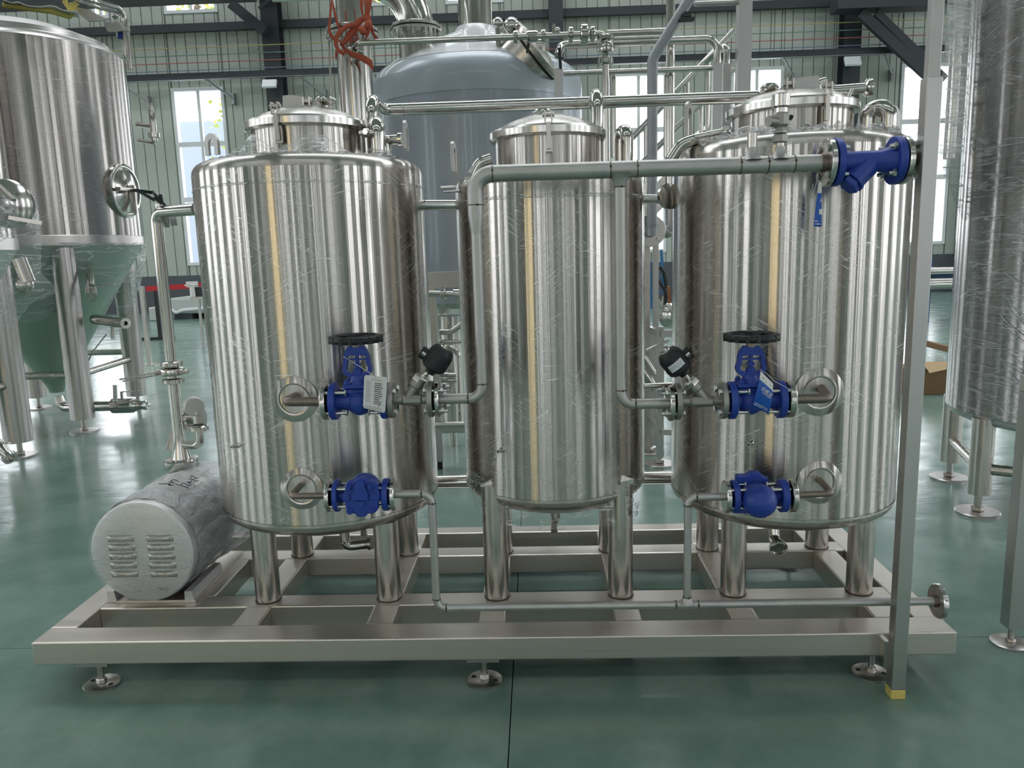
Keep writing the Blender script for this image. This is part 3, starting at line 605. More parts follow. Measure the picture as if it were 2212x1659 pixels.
curtain(t2, ([P(1010, 1010, 3.1), P(1012, 1040, 3.1), P(1022, 1070, 3.05), P(1040, 1130, 3.0)], [P(1045, 1035, 2.94), P(1045, 1060, 2.94), P(1046, 1090, 2.94), P(1046, 1135, 2.94)]), 3)
curtain(t2, ([P(1385, 1020, 3.1), P(1384, 1060, 3.05), P(1378, 1110, 3.0)], [P(1352, 1045, 2.94), P(1360, 1080, 2.94), P(1366, 1120, 2.94)]), 4)
curtain(t2, ([P(1080, 1068, 2.93), P(1092, 1120, 2.93), P(1094, 1150, 2.93)], [P(1325, 1060, 2.93), P(1326, 1100, 2.93), P(1328, 1135, 2.93)]), 5, sag=.004)
# ================================================================ overhead vent line, tie pipes between the tanks
vp = thing('vent_header', 'polished pipe running over the tops of all three tanks', 'pipe', P(1000, 235, 3.55)); YH = 3.52
a, b = P(830, 238, YH), P(1662, 207, YH); b.z = a.z + (b.z - a.z) * .5; zc = (a.z + b.z) / 2; a.z = b.z = zc
xr = px(804, 260, 3.3)
MB().tube([(xr, 3.3, z1t - .03), (xr, 3.3, zc + .01), (xr, YH, zc), b], .026, 20, .06).build('header_pipe', K['pipe'], vp)
xm = px(1290, 260, 3.3); MB().tube([(xm, 3.3, z2t - .03), (xm, 3.3, zc), (xm, YH + .01, zc)], .026, 20, .06).build('branch_pipe', K['pipe'], vp)
xe = px(1664, 200, 3.4); MB().tube([(xe, YH, zc), (xe, 3.35, zc), (xe, 3.35, zc - .12)], .026, 20, .05).build('branch_pipe', K['pipe'], vp)
for q in (xr + .1, xm - .07, xm + .05): MB().cyl((q - .003, YH, zc), (q + .003, YH, zc), .0272).build('weld_bead', K['dull'], vp)
o = tag(MB().tube([P(905, 443, 3.24), P(1000, 443, 3.24)], .021, 18).build('tie_pipe', K['pipe']), 'short polished pipe joining the first and middle tanks near their tops', 'pipe')
dh = thing('drain_header', 'thick polished pipe low behind the three tanks', 'pipe', P(970, 1038, 3.62))
MB().tube([(-1.2, 3.72, pz(975, 1040, 3.72)), (1.3, 3.72, pz(975, 1040, 3.72))], .034, 22).build('header_pipe', K['pipe'], dh)
for x in (-.9, .06, 1.0): MB().cyl((x, 3.72, ZT), (x, 3.72, pz(975, 1040, 3.72)), .018).build('support', K['leg'], dh)
# ================================================================ steam manifold
sm = thing('steam_manifold', 'dull grey welded pipe with two drops in front of the middle tank', 'pipe', P(1190, 380, YV))
hz = pz(1400, 364, YV); xl, xR = px(1033, 600, YV), px(1340, 600, YV)
zdl, zdr = pz(990, 861, YV), pz(1400, 872, YV); xe = px(1783, 345, YV)
MB().tube([(xl, YV, hz - .12), (xl, YV, hz), (xe, YV, hz)], .0275, 22, .07).build('header_pipe', K['dull'], sm)
MB().lathe((xl, YV, hz - .10), (0, 0, -1), [(.0275, 0), (.0275, .03), (.019, .09), (.0185, .095)], 24).build('reducer', K['dull'], sm)
MB().tube([(xl, YV, hz - .19), (xl, YV, zdl), (px(951, 860, YV), YV, zdl)], .0185, 20, .045).build('drop_pipe', K['dull'], sm)
MB().tube([(xR, YV, hz - .01), (xR, YV, zdr), (px(1448, 873, YV), YV, zdr)], .0185, 20, .045).build('drop_pipe', K['dull'], sm)
MB().lathe((xR, YV, hz), (0, 0, -1), [(.042, .012), (.03, .025), (.023, .04), (.0185, .055)], 24).build('tee_neck', K['dull'], sm)
xs1, xs2 = px(1624, 352, YV), px(1684, 349, YV)
for q in (xs1, xs2): MB().lathe((q, YV, hz), (0, 0, 1), [(.036, .016), (.024, .027), (.0175, .04), (.0165, .056)], 24).build('tee_neck', K['dull'], sm)
MB().lathe((xs1, YV, hz + .05), (0, 0, 1), [(.0155, 0), (.0155, .05), (0, .05)], 20).build('stub_cap', K['leg'], sm)
def bead(root, c, axis, r, m_='weld'):
    c = V(c); X, Y_, A = frame(axis); MB().tube([c + (X * cos(2 * pi * i / 18) + Y_ * sin(2 * pi * i / 18)) * r for i in range(18)], .0018, 6, closed=True).ball(c + Y_ * r * .3 - V((0, r * .97, 0)), .0042, 8).build('weld_bead', K[m_], root)
for p_ in (1064, 1318, 1376, 1598, 1657, 1714): bead(sm, (px(p_, 365, YV), YV, hz), (1, 0, 0), .028)
for c in ((xl, YV, hz - .10), (xl, YV, zdl + .05), (xR, YV, zdr + .05), (xR, YV, hz - .056)): bead(sm, c, (0, 0, 1), .019 if c[2] < hz - .11 or c[0] == xR else .028)
for c in ((xl - .05, YV, zdl), (xR + .05, YV, zdr)): bead(sm, c, (1, 0, 0), .019)
for x0, x1, z, Rf in ((942, 951, zdl, .062), (1443, 1454, zdr, .062)): disc(MB(), (0, YV, z), (1, 0, 0), px(x0, 866, YV), px(x1, 866, YV), Rf, .018).build('flange', K['flange'], sm)
disc(MB(), (0, YV, hz), (1, 0, 0), px(1781, 345, YV), px(1794, 345, YV), .0765, .0275).build('flange', K['flange'], sm)
MB().cyl((px(1772, 345, YV), YV, hz), (px(1782, 345, YV), YV, hz), .031).build('weld_bead', K['heat'], sm)
# safety valve on the header
sv = thing('safety_valve', 'small cast steel relief valve standing on the grey steam pipe', 'valve', (xs2, YV, hz + .05)); kz = 2.56 / F
def zz(y): return pz(1684, y, YV)
MB().cyl((xs2, YV, hz + .05), (xs2, YV, zz(300)), .013).build('inlet_nipple', K['leg'], sv)
MB().hexa((xs2, YV, zz(309)), (0, 0, 1), .024, zz(290) - zz(309)).hexa((xs2, YV, zz(289)), (0, 0, 1), .022, zz(282) - zz(289)).build('union_nut', K['cast'], sv)
MB().lathe((xs2, YV, 0), (0, 0, 1), [(0, zz(283)), (.016, zz(283)), (.018, zz(276)), (.026, zz(270)), (.027, zz(248)), (.024, zz(244)), (0, zz(244))], 8).cyl((xs2, YV, zz(263)), (xs2 - .045, YV - .02, zz(263)), .017).build('valve_body', K['cast'], sv, .002)
MB().lathe((xs2, YV, 0), (0, 0, 1), [(0, zz(246)), (.021, zz(246)), (.021, zz(234)), (.027, zz(230)), (.028, zz(205)), (.026, zz(203)), (0, zz(202))], 36).build('bonnet', K['flange'], sv)
# ================================================================ valves
def angle_valve(name, label, f0, f1, g0, g1, g2, z, bx0, axis_px, act_c, tip_px, mirror, sticker):
    """angle-seat valve: flange at f0..f1 (towards the globe valve), body, flange at g0..g1, gasket to g2"""
    t = thing(name, label, 'valve', (px((f1 + g0) / 2, 866, YV), YV, z), 'angle seat valves beside the middle tank'); X_ = lambda p: px(p, 868, YV)
    def lo(a, b): return (min(X_(a), X_(b)), max(X_(a), X_(b)))
    for a, b in ((f0, f1), (g0, g1)): disc(MB(), (0, YV, z), (1, 0, 0), *lo(a, b), .0635, .015).build('flange', K['cast'], t)
    disc(MB(), (0, YV, z), (1, 0, 0), *lo(g1, g2), .045).build('gasket', K['rubber'], t)
    xa, xb = lo(f1, g0); L = xb - xa
    MB().lathe((xa, YV, z), (1, 0, 0), [(.017, -.002), (.017, L * .22), (.020, L * .25), (.022, L * .5), (.020, L * .8), (.017, L * .83), (.017, L + .002)], 24).bx(xa + L * .26, xb - L * .2, YV - .0235, YV - .012, z - .009, z + .009).build('valve_body', K['cast'], t, .003)
    q0, q1 = P(*axis_px, YV), P(*tip_px, YV); ax = (q1 - q0).normalized(); Lq = (q1 - q0).length
    nk = P(*bx0, YV); MB().lathe(nk, ax, [(.0, 0), (.019, 0), (.019, .05), (.024, .055), (.024, .075), (0, .075)], 24).build('valve_neck', K['cast'], t)
    MB().lathe(nk, ax, [(0, .075), (.026, .075), (.027, .08), (.027, .092), (.025, .096), (0, .096)], 6).build('bonnet_nut', K['leg'], t)
    MB().cyl(nk + ax * .09, q0 + ax * .01, .0095).build('spindle', K['pipe'], t)
    MB().lathe(q0, ax, [(0, -.006), (.017, -.006), (.019, .004), (.036, .012), (.0435, .02), (.0445, .070), (.042, .08), (.036, .092), (.032, .097), (0, .098)], 36).build('actuator', K['black'], t)
    rb = MB(); X, Y_, A = frame(ax)
    for i in range(10):
        a = 2 * pi * i / 10; d = X * cos(a) + Y_ * sin(a); rb.bar(q0 + A * .03 + d * .0425, q0 + A * .078 + d * .0405, .014, .006, d)
    rb.build('actuator_rib', K['black'], t, .001)
    MB().lathe(q0, ax, [(.019, .096), (.019, .101), (.0165, .103), (.0165, .112), (.012, .114), (0, .114)], 24).build('cap', K['pipe'], t)
    sd = V((-ax.z, 0, ax.x)) * (1 if mirror else 1); sd = sd if (sd.x * ax.x < 0) else -sd
    for k in (.032, .054): MB().cyl(q0 + ax * k + sd * .035, q0 + ax * k + sd * .064, .0115, n=16).build('air_port', K['black'], t)
    MB().cyl(q0 + ax * .043 + sd * .04, q0 + ax * .0445 + sd * .058, .012, n=16).build('port_seam', K['leg'], t)
    if sticker:
        rows = [[q0 + ax * (.034 + .026 * i) + (sd * sin(b_) - V((0, cos(b_), 0)) ) * .0462 for b_ in [-.75 + 1.25 * j / 10 for j in range(11)]] for i in (0, 1)]
        st = MB().grid(rows).build('sticker', K['white'], t); pr = MB(); rnd = random.Random(4)
        for r_ in range(4):
            b_ = -.68
            while b_ < .40:
                wd = rnd.uniform(.03, .09); k0 = .038 + r_ * .0056
                pr.add([q0 + ax * (k0 + d) + (sd * sin(bb) - V((0, cos(bb), 0))) * .0466 for d, bb in ((0, b_), (0, b_ + wd), (.0016, b_ + wd), (.0016, b_))], [(0, 1, 2, 3)]); b_ += wd + rnd.uniform(.02, .08) + (.12 if r_ in (0, 3) else 0)
        pr = pr.build('print', K['ink'], st); pr['kind'] = 'stuff'
    bolts(t, circle4((X_(f0), YV, z), (1, 0, 0), .05), (-1, 0, 0) if X_(f0) < X_(f1) else (1, 0, 0), .058, -.022)
    bolts(t, circle4((X_(g1), YV, z), (1, 0, 0), .05), (1, 0, 0) if X_(g1) > X_(g0) else (-1, 0, 0), .075, -.022)
    return t
angle_valve('angle_seat_valve', 'stainless angle valve with black plastic actuator right of the white tag', 841, 853, 926, 937, 942, za1, (880, 862), (929, 803), None, (962, 751), False, False)
angle_valve('angle_seat_valve', 'stainless angle valve whose black actuator bears a silver sticker', 1567, 1556, 1469, 1458, 1454, za3, (1527, 866), (1478, 806), None, (1437, 758), True, True)
def globe(name, label, x0, x1, x2, x3, cxp, wheel, z, txt):
    """blue globe valve: flanges x0..x1 and x2..x3, bonnet over cxp"""
    t = thing(name, label, 'valve', (px(cxp, 866, YV), YV, z), 'blue globe valves'); xc = px(cxp, 800, YV); X_ = lambda p: px(p, 868, YV); R = .065
    for a, b in ((x0, x1), (x2, x3)): disc(MB(), (0, YV, z), (1, 0, 0), X_(a), X_(b), R).build('flange', K['blue'], t)
    disc(MB(), (0, YV, z), (1, 0, 0), X_(x0 - 5), X_(x0), .047).build('gasket', K['rubber'], t); disc(MB(), (0, YV, z), (1, 0, 0), X_(x3), X_(x3 + 4), .047).build('gasket', K['rubber'], t)
    xa, xb = X_(x1), X_(x2); L = xb - xa
    m = MB().lathe((xa, YV, z), (1, 0, 0), [(.032, -.002), (.031, L * .12), (.036, L * .3), (.042, L * .5), (.036, L * .72), (.031, L * .9), (.032, L + .002)], 36)
    m.ball((xc, YV, z - .004), .047, 32).cyl((xc, YV, z), (xc, YV, z + .032), .038, .042, 32).build('valve_body', K['blue'], t)
    zf = z + .030
    for q, h in ((0, .0155), (.017, .0155)): MB().box((xc, YV, zf + q + h / 2 - .0), (.10, .075, h)).build('bonnet_flange', K['blue'], t, .006)
    bb = []
    for sx in (-1, 1):
        for sy in (-1, 1): bb.append((xc + sx * .036, YV + sy * .026, zf + .032))
    first = None
    for q in bb:
        if first is None: first = MB().hexa(q, (0, 0, 1), .011, .011).cyl(q, V(q) + V((0, 0, .017)), .0065, n=10).build('bonnet_bolt', K['blue'], t); q0 = V(q)
        else: share(first, V(q) - q0, t)
    MB().lathe((xc, YV, zf + .032), (0, 0, 1), [(.034, 0), (.027, .012), (.026, .03), (0, .03)], 28).build('bonnet', K['blue'], t)
    zy = zf + .052; zt_ = pz(cxp, 757, YV); hw = .052; ht = zt_ - zy
    out = [(-.026, 0), (-hw + .008, .012), (-hw, .03), (-hw + .006, ht * .55), (-hw + .008, ht * .80), (-.039, ht * .97), (-.026, ht + .016), (.026, ht + .016), (.039, ht * .97), (hw - .008, ht * .80), (hw - .006, ht * .55), (hw, .03), (hw - .008, .012), (.026, 0)]
    inn = [(-.024, .018), (-hw + .015, .026), (-hw + .014, .035), (-hw + .020, ht * .55), (-.032, ht * .78), (-.028, ht * .83), (.028, ht * .83), (.032, ht * .78), (hw - .020, ht * .55), (hw - .014, .035), (hw - .015, .026), (.024, .018)]
    # yoke: an outline with a window, extruded
    N = 48
    def resample(pl):
        pl = [V((a, b)) for a, b in pl]; pl = pl + [pl[0]]; ds = [0]
        for a, b in zip(pl, pl[1:]): ds.append(ds[-1] + (b - a).length)
        r = []
        for i in range(N):
            s = ds[-1] * i / N; k = max(j for j in range(len(ds) - 1) if ds[j] <= s + 1e-9); r.append(pl[k].lerp(pl[k + 1], (s - ds[k]) / max(1e-9, ds[k + 1] - ds[k])))
        return r
    A, B = resample(out), resample(inn); vs = []; d = .013
    for y in (-d, d):
        vs += [(xc + q.x, YV + y, zy + q.y) for q in A] + [(xc + q.x, YV + y, zy + q.y) for q in B]
    f = []
    for i in range(N):
        j = (i + 1) % N; f += [(i, j, N + j, N + i), (2 * N + i, 3 * N + i, 3 * N + j, 2 * N + j), (i, 2 * N + i, 2 * N + j, j), (N + i, N + j, 3 * N + j, 3 * N + i)]
    MB().add([V(q) for q in vs], f).build('yoke', K['blue'], t)
    MB().cyl((xc, YV, zy + .01), (xc, YV, zy + ht * .35), .016).cyl((xc, YV, zy + ht * .35), (xc, YV, zy + ht), .0075).hexa((xc, YV, zy + ht * .42), (0, 0, 1), .014, .012).box((xc, YV, zy + ht * .68), (.068, .012, .006)).build('stem', K['blue'], t)
    wz = pz(cxp, wheel, YV); MB().cyl((xc, YV, zy + ht + .012), (xc, YV, wz), .016).build('stem_collar', K['heat'], t)
    wh = MB().tube([(xc + .079 * cos(2 * pi * i / 40), YV + .079 * sin(2 * pi * i / 40), wz + .002) for i in range(40)], lambda t_: .0135, 12, closed=True)
    for i in range(4):
        a = pi / 4 + i * pi / 2; wh.bar((xc, YV, wz + .004), (xc + .075 * cos(a), YV + .075 * sin(a), wz + .004), .016, .010)
    for i in range(16):
        a = 2 * pi * i / 16; wh.cyl((xc + .0855 * cos(a), YV + .0855 * sin(a), wz - .010), (xc + .0855 * cos(a), YV + .0855 * sin(a), wz + .013), .0085, n=8)
    wh.hexa((xc, YV, wz), (0, 0, 1), .021, .022); wh.build('handwheel', K['black'], t, label='black ribbed handwheel')
    for q, b, sgn in ((x1, x0, -1), (x2, x3, 1)):
        xq = X_(q); bolts(t, circle4((xq, YV, z), (1, 0, 0), .05), (sgn, 0, 0), .066, -.028 - .006)
    text('cast_mark', txt, .017, K['blue'], t, (xc, YV - .038, zf + .008), Matrix.Rotation(pi / 2, 3, 'X'), .0012)
    return t, xc
g1_, xg1 = globe('globe_valve', 'blue globe valve hung with a white card, left tank', 716.5, 730, 825, 838, 773, 733, za1, 'Y795')
g3_, xg3 = globe('globe_valve', 'blue globe valve hung with a blue card, right tank', 1572, 1587, 1677, 1692, 1621, 729, za3, '1791')
# steam traps
def trap(name, label, x0, x1, x2, x3, z, Rf=.058):
    t = thing(name, label, 'steam trap', (px((x1 + x2) / 2, 1070, YV), YV, z), 'blue float traps'); X_ = lambda p: px(p, 1070, YV)
    for a, b in ((x0, x1), (x2, x3)): disc(MB(), (0, YV, z), (1, 0, 0), X_(a), X_(b), Rf).build('flange', K['blue'], t)
    disc(MB(), (0, YV, z), (1, 0, 0), X_(x0 - 6), X_(x0), .036).build('gasket', K['rubber'], t); disc(MB(), (0, YV, z), (1, 0, 0), X_(x3), X_(x3 + 5), .036).build('gasket', K['rubber'], t)
    MB().cyl((X_(x1) - .002, YV, z), (X_(x2) + .002, YV, z), .023).build('through_bore', K['blue'], t)
    for q, sgn in ((x1, -1), (x2, 1)): bolts(t, circle4((X_(q), YV, z), (1, 0, 0), .045), (sgn, 0, 0), .06, -.03)
    return t
tr1 = trap('steam_trap', 'blue trap with its four-bolt cover facing out, left tank', 724, 734, 829, 842, zb1)
oc = lambda x, y: (690 + x / 7.9, 1010 + y / 7.9)
cov = [(620, 215), (690, 178), (780, 178), (860, 228), (950, 245), (995, 300), (1000, 415), (1030, 440), (1030, 560), (1000, 600), (990, 730), (950, 775), (830, 790), (780, 848), (650, 848), (610, 790), (490, 790), (455, 720), (430, 600), (388, 570), (388, 450), (432, 425), (445, 280), (500, 240), (585, 238)]
Yt = YV - .058
MB().prism([P(*oc(*q), Yt) for q in cov][::-1], (0, .03, 0)).build('trap_cover', K['blue'], tr1, .004)
MB().prism([P(*oc(*q), Yt - .012) for q in ((600, 310), (640, 260), (700, 240), (750, 260), (775, 340), (830, 465), (820, 572), (555, 572), (540, 470), (590, 400))][::-1], (0, .016, 0)).prism([P(*oc(*q), Yt - .007) for q in ((620, 580), (770, 580), (770, 650), (735, 700), (660, 700), (625, 650))][::-1], (0, .012, 0)).prism([P(*oc(*q), Yt - .004) for q in ((395, 455), (520, 455), (520, 575), (395, 565))][::-1], (0, .01, 0)).prism([P(*oc(*q), Yt - .004) for q in ((850, 440), (1022, 448), (1022, 555), (850, 575))][::-1], (0, .01, 0)).build('cover_boss', K['blue'], tr1, .003)
first = None
for q in ((500, 330), (870, 320), (520, 738), (888, 722)):
    p = P(*oc(*q), Yt)
    if first is None: first = MB().lathe(p, (0, -1, 0), [(.013, -.002), (.013, .004), (.0115, .005)], 20).hexa(p, (0, -1, 0), .0115, .012).cyl(p, p - V((0, .018, 0)), .0058, n=12).build('cover_bolt', K['blue'], tr1); p0 = p
    else: share(first, p - p0, tr1)
p = P(*oc(760, 400), YV); MB().ball(p + V((.004, .005, .006)), .058, 32).lathe(p, (0, -1, 0), [(.052, -.02), (.052, .04), (.03, .045)], 32).build('trap_body', K['blue'], tr1)
text('cast_mark', '0.5MPa', .012, K['blue'], tr1, P(*oc(780, 165), YV - .035), Matrix.Rotation(pi / 3, 3, 'X'), .001)
tr3 = trap('steam_trap', 'blue trap with its round float bowl facing out, right tank', 1580, 1593, 1682, 1698, zb3)
p = P(1641, 1082, YV - .05); MB().ball(p, .0585, 40).lathe(p, (0, 1, 0), [(.0575, .012), (.05, .05), (.046, .075)], 36).build('float_bowl', K['blue'], tr3)
Yb_ = YV + .03; MB().prism([P(x, y, Yb_) for x, y in ((1592, 1030), (1598, 1028), (1615, 1028), (1622, 1021), (1643, 1021), (1648, 1030), (1660, 1034), (1664, 1050), (1664, 1110), (1592, 1110))], (0, .035, 0)).build('trap_cover', K['blue'], tr3, .004)
text('cast_mark', '0.5MPa', .012, K['blue'], tr3, P(1641, 1049, YV - .05), Matrix.Rotation(.9, 3, 'X'), .001)
# strainer
st = thing('y_strainer', 'blue Y-shaped strainer at the end of the grey steam pipe', 'strainer', P(1865, 345, YV)); X_ = lambda p: px(p, 343, YV)
disc(MB(), (0, YV, hz), (1, 0, 0), X_(1794), X_(1797), .06).build('gasket', K['rubber'], st); disc(MB(), (0, YV, hz), (1, 0, 0), X_(1797), X_(1812), .0765).build('flange', K['blue'], st)
disc(MB(), (0, YV, hz), (1, 0, 0), X_(1926), X_(1942), .0765).build('flange', K['blue'], st); disc(MB(), (0, YV, hz), (1, 0, 0), X_(1942), X_(1945), .06).build('gasket', K['rubber'], st)
disc(MB(), (0, YV, hz), (1, 0, 0), X_(1945), X_(1957), .0765).build('end_flange', K['flange'], st)
L0, L1 = X_(1811), X_(1927); MB().lathe((L0, YV, hz), (1, 0, 0), [(.036, 0), (.032, .02), (.034, (L1 - L0) * .5), (.034, (L1 - L0) * .75), (.045, (L1 - L0) * .93), (.05, L1 - L0)], 36).build('valve_body', K['blue'], st)
a, b = P(1886, 345, YV), P(1833, 400, YV - .02); ax = (b - a).normalized(); Ls = (b - a).length
MB().lathe(a, ax, [(.03, 0), (.037, .03), (.036, Ls * .78), (.04, Ls * .8), (.04, Ls * .88), (0, Ls * .88)], 36).build('strainer_leg', K['blue'], st)
MB().hexa(a + ax * Ls * .88, ax, .036, .022).build('strainer_plug', K['blue'], st, .002)
bolts(st, circle4((X_(1781), YV, hz), (1, 0, 0), .058), (1, 0, 0), .064, -.001, .0085); bolts(st, circle4((X_(1957), YV, hz), (1, 0, 0), .058), (-1, 0, 0), .072, -.001, .0085)
MB().cyl((X_(1956), YV, hz), (X_(2010), YV, hz), .0275).build('outlet_pipe', K['heat'], st)
# the square post with its clamp
ps = thing('steel_post', 'upright square post with a worn yellow foot in front of the base frame', 'post', (1.24, 2.578, 0))
ztop = pz(2022, 165, 2.557); MB().bx(1.216, 1.264, 2.553, 2.601, .034, ztop).build('post_tube', K['tube_sq'], ps, .003); MB().bx(1.222, 1.258, 2.559, 2.595, ztop - .05, 2.75).build('post_extension', K['dull'], ps, .003)
MB().bx(1.2145, 1.2655, 2.5515, 2.6025, 0, .036).build('yellow_foot', K['yellow'], ps, .004, 'worn yellow painted foot'); MB().bx(1.20, 1.217, 2.59, 2.648, .10, .20).build('bracket', K['leg'], ps)
cz = hz; xcl = px(1978, 342, YV)
for s in (1, -1): MB().box((xcl, YV - .018, cz + s * .045), (.03, .016, .026)).hexa((xcl, YV - .026, cz + s * .045), (0, -1, 0), .0115, .012).cyl((xcl, YV - .026, cz + s * .045), (xcl, YV - .045, cz + s * .045), .006, n=12).build('clamp_jaw', K['bolt'], ps)
MB().tube([(xcl, YV - .032 * sin(a), cz + .032 * cos(a)) for a in [pi * i / 12 for i in range(13)]], .006, 10).cyl((xcl + .02, YV - .09, cz - .012), (xcl + .02, YV, cz - .012), .006, n=12).build('pipe_clamp', K['leg'], ps)
# condensate line
cd = thing('condensate_pipe', 'thin grey pipe along the base frame ending in an open steel flange', 'pipe', P(1450, 1308, YV)); zc_ = pz(1400, 1307, YV)
xa, xb = px(938, 1190, YV), px(1485, 1200, YV); xf = px(2022, 1306, YV)
MB().tube([(px(853, 1066, YV), YV, zb1), (xa, YV, zb1), (xa, YV, zc_), (xf, YV, zc_)], .0145, 18, .035).build('main_pipe', K['dull'], cd)
MB().tube([(px(1568, 1075, YV), YV, zb3), (xb, YV, zb3), (xb, YV, zc_)], .0135, 18, .03).build('branch_pipe', K['dull'], cd)
MB().lathe((xb, YV, zc_), (0, 0, 1), [(.028, .008), (.019, .018), (.0145, .03)], 20).build('tee_neck', K['dull'], cd)
for c, a in (((xa, YV, zb1 - .035), (0, 0, 1)), ((xa, YV, zc_ + .035), (0, 0, 1)), ((xb, YV, zb3 - .03), (0, 0, 1)), ((xb, YV, zc_ + .03), (0, 0, 1)), ((xa + .035, YV, zc_), (1, 0, 0)), ((xa - .035, YV, zb1), (1, 0, 0)), ((xb - .04, YV, zc_), (1, 0, 0)), ((xb + .04, YV, zc_), (1, 0, 0)), ((xb + .03, YV, zb3), (1, 0, 0))): bead(cd, c, a, .0148)
for z, a, b in ((zb1, 846, 856), (zb3, 1564, 1575)): disc(MB(), (0, YV, z), (1, 0, 0), px(a, 1070, YV), px(b, 1070, YV), .058, .014).build('flange', K['flange'], cd)
ef = disc(MB(), (0, YV, zc_), (1, 0, 0), xf - .002, xf + .016, .062, .012).build('end_flange', K['flange'], cd)
hh = MB()
for q in circle4((xf - .0025, YV, zc_), (1, 0, 0), .044): hh.cyl(q, q + V((.002, 0, 0)), .008, n=16)
o = hh.build('bolt_hole', K['panel'], ef); o['kind'] = 'stuff'; MB().hexa((xf - .012, YV, zc_), (1, 0, 0), .021, .012).build('weld_collar', K['heat'], ef)
# ================================================================ cards hung on the valves
def card(name, label, tops, bots, Y, m_, tie, ncol=10, curve=0.0):
    """a card between its top edge (two pixels) and bottom edge, rounded corners, slightly curled"""
    t = thing(name, label, 'tag', P(*tops[0], Y), 'cards hung on the blue valves'); A, B, Cc, D = (P(*q, Y) for q in (tops[0], tops[1], bots[1], bots[0])); rows = []
    for i in range(17):
        f = i / 16; k = 0.0
        if f < .06: k = .05 * (1 - f / .06) ** 2
        if f > .94: k = .05 * ((f - .94) / .06) ** 2
        l, r = A.lerp(D, f), B.lerp(Cc, f); rows.append([l.lerp(r, k + (1 - 2 * k) * j / ncol) + V((0, -curve * sin(pi * f) * (1 if curve else 0), 0)) for j in range(ncol + 1)])
    MB().grid(rows).build('card', m_, t, thick=.0007); MB().tube([P(*q, y) for q, y in tie], .0011, 6).build('cable_tie', K['tie'], t)
    def at(u, v): l, r = A.lerp(D, v), B.lerp(Cc, v); return l.lerp(r, u) + V((0, -curve * sin(pi * v) - .0009, 0))
    return t, at
def marks(t, at, m_, rects, name='print'):
    b = MB()
    for u0, u1, v0, v1 in rects: b.add([at(u0, v0), at(u1, v0), at(u1, v1), at(u0, v1)], [(0, 1, 2, 3)])
    o = b.build(name, m_, t); o['kind'] = 'stuff'; return o
YC = YV - .075
t, at = card('hang_tag', 'white card with rows of black print and a red stamp', ((787, 810), (837, 815)), ((784, 881), (832, 893)), YC, K['paper'], [((742, 770), YV - .03), ((790, 800), YC + .01), ((812, 814), YC - .002)])
rnd = random.Random(12); rc = []; rs = []
for i in range(11):
    v = .19 + i * .058; u = .46 + rnd.uniform(0, .03); e = rnd.uniform(.66, .80)
    while u < e: w_ = rnd.uniform(.025, .06); rc.append((u, u + w_, v, v + .026)); u += w_ + .012
    u = .10
    while u < rnd.uniform(.26, .32): w_ = rnd.uniform(.02, .04); rs.append((u, u + w_, v - .02, v - .005)); u += w_ + .014
    rs.append((.10, .30 + rnd.uniform(0, .1), v + .004, v + .0075)); rs.append((.46, .90, v + .034, v + .036))
for i in range(14): rs.append((.10 + i * .055, .135 + i * .055, .90, .915)); rs.append((.12 + i * .05, .15 + i * .05, .935, .948))
marks(t, at, K['ink'], rc); marks(t, at, pbr('grey_ink', (.25, .25, .27), 0, .6), rs)
marks(t, at, K['red_ink'], [(.30 + i * .052, .33 + i * .052, .105, .122) for i in range(9)] + [(.66 + .035 * cos(a) + .03, .675 + .035 * cos(a) + .03, .845 + .03 * sin(a), .855 + .03 * sin(a)) for a in [q * .7 for q in range(9)]] + [(.66, .72, .84, .86)])
marks(t, at, K['ink'], [(.47, .52, .045, .06)], 'punched_hole')
# the blue card: a white head, three large characters, a row of icons
t, at = card('hang_tag', 'blue card with large white characters and a white head', ((1643, 801), (1670, 829)), ((1625, 876), (1660, 894)), YC, K['tagblue'], [((1641, 798), YV - .03), ((1655, 806), YC), ((1672, 823), YC + .005), ((1718, 847), YV - .07)], curve=.012)
marks(t, at, K['paper'], [(0.0, 1.0, .0, .22)], 'white_head')
marks(t, at, pbr('dim_ink', (.2, .22, .3), 0, .6), [(.2, .3, .10, .14), (.42, .5, .12, .17), (.58, .62, .09, .16), (.72, .84, .11, .16)])
c0 = at(.60, .40); ux = (at(.9, .40) - at(.3, .40)).normalized(); dv = (at(.6, .55) - at(.6, .25)).normalized(); nz = ux.cross(dv); uy = -(dv - ux * dv.dot(ux)).normalized(); nz = ux.cross(uy)
R = Matrix((ux, uy, nz)).transposed()
text('lettering', '合格证', .0155, K['paper'], t, c0 - V((0, .002, 0)), R, .0004); text('lettering', 'CERTIFICATE', .0058, K['paper'], t, at(.60, .50) - V((0, .002, 0)), R, .0003)
marks(t, at, K['paper'], [(.1 + i * .1, .16 + i * .1, .865, .895) for i in range(8) if i not in (4, 6)] + [(.06, .13, .92, .955)] + [(.16 + i * .048, .19 + i * .048, .925, .95) for i in range(8)] + [(.62 + i * .04, .645 + i * .04, .93, .948) for i in range(7)])
marks(t, at, K['yellow'], [(.5, .57, .86, .90)]); marks(t, at, pbr('pink_ink', (.75, .3, .35), 0, .6), [(.7, .77, .862, .90)])
t, at = card('hang_tag', 'narrow blue card hanging edge-on below the strainer flange', ((1768, 394), (1775, 394)), ((1757, 489), (1775, 490)), YV - .03, K['tagblue'], [((1768, 394), YV - .03), ((1766, 388), YV - .03), ((1752, 430), YV - .02), ((1756, 398), YV - .03)])
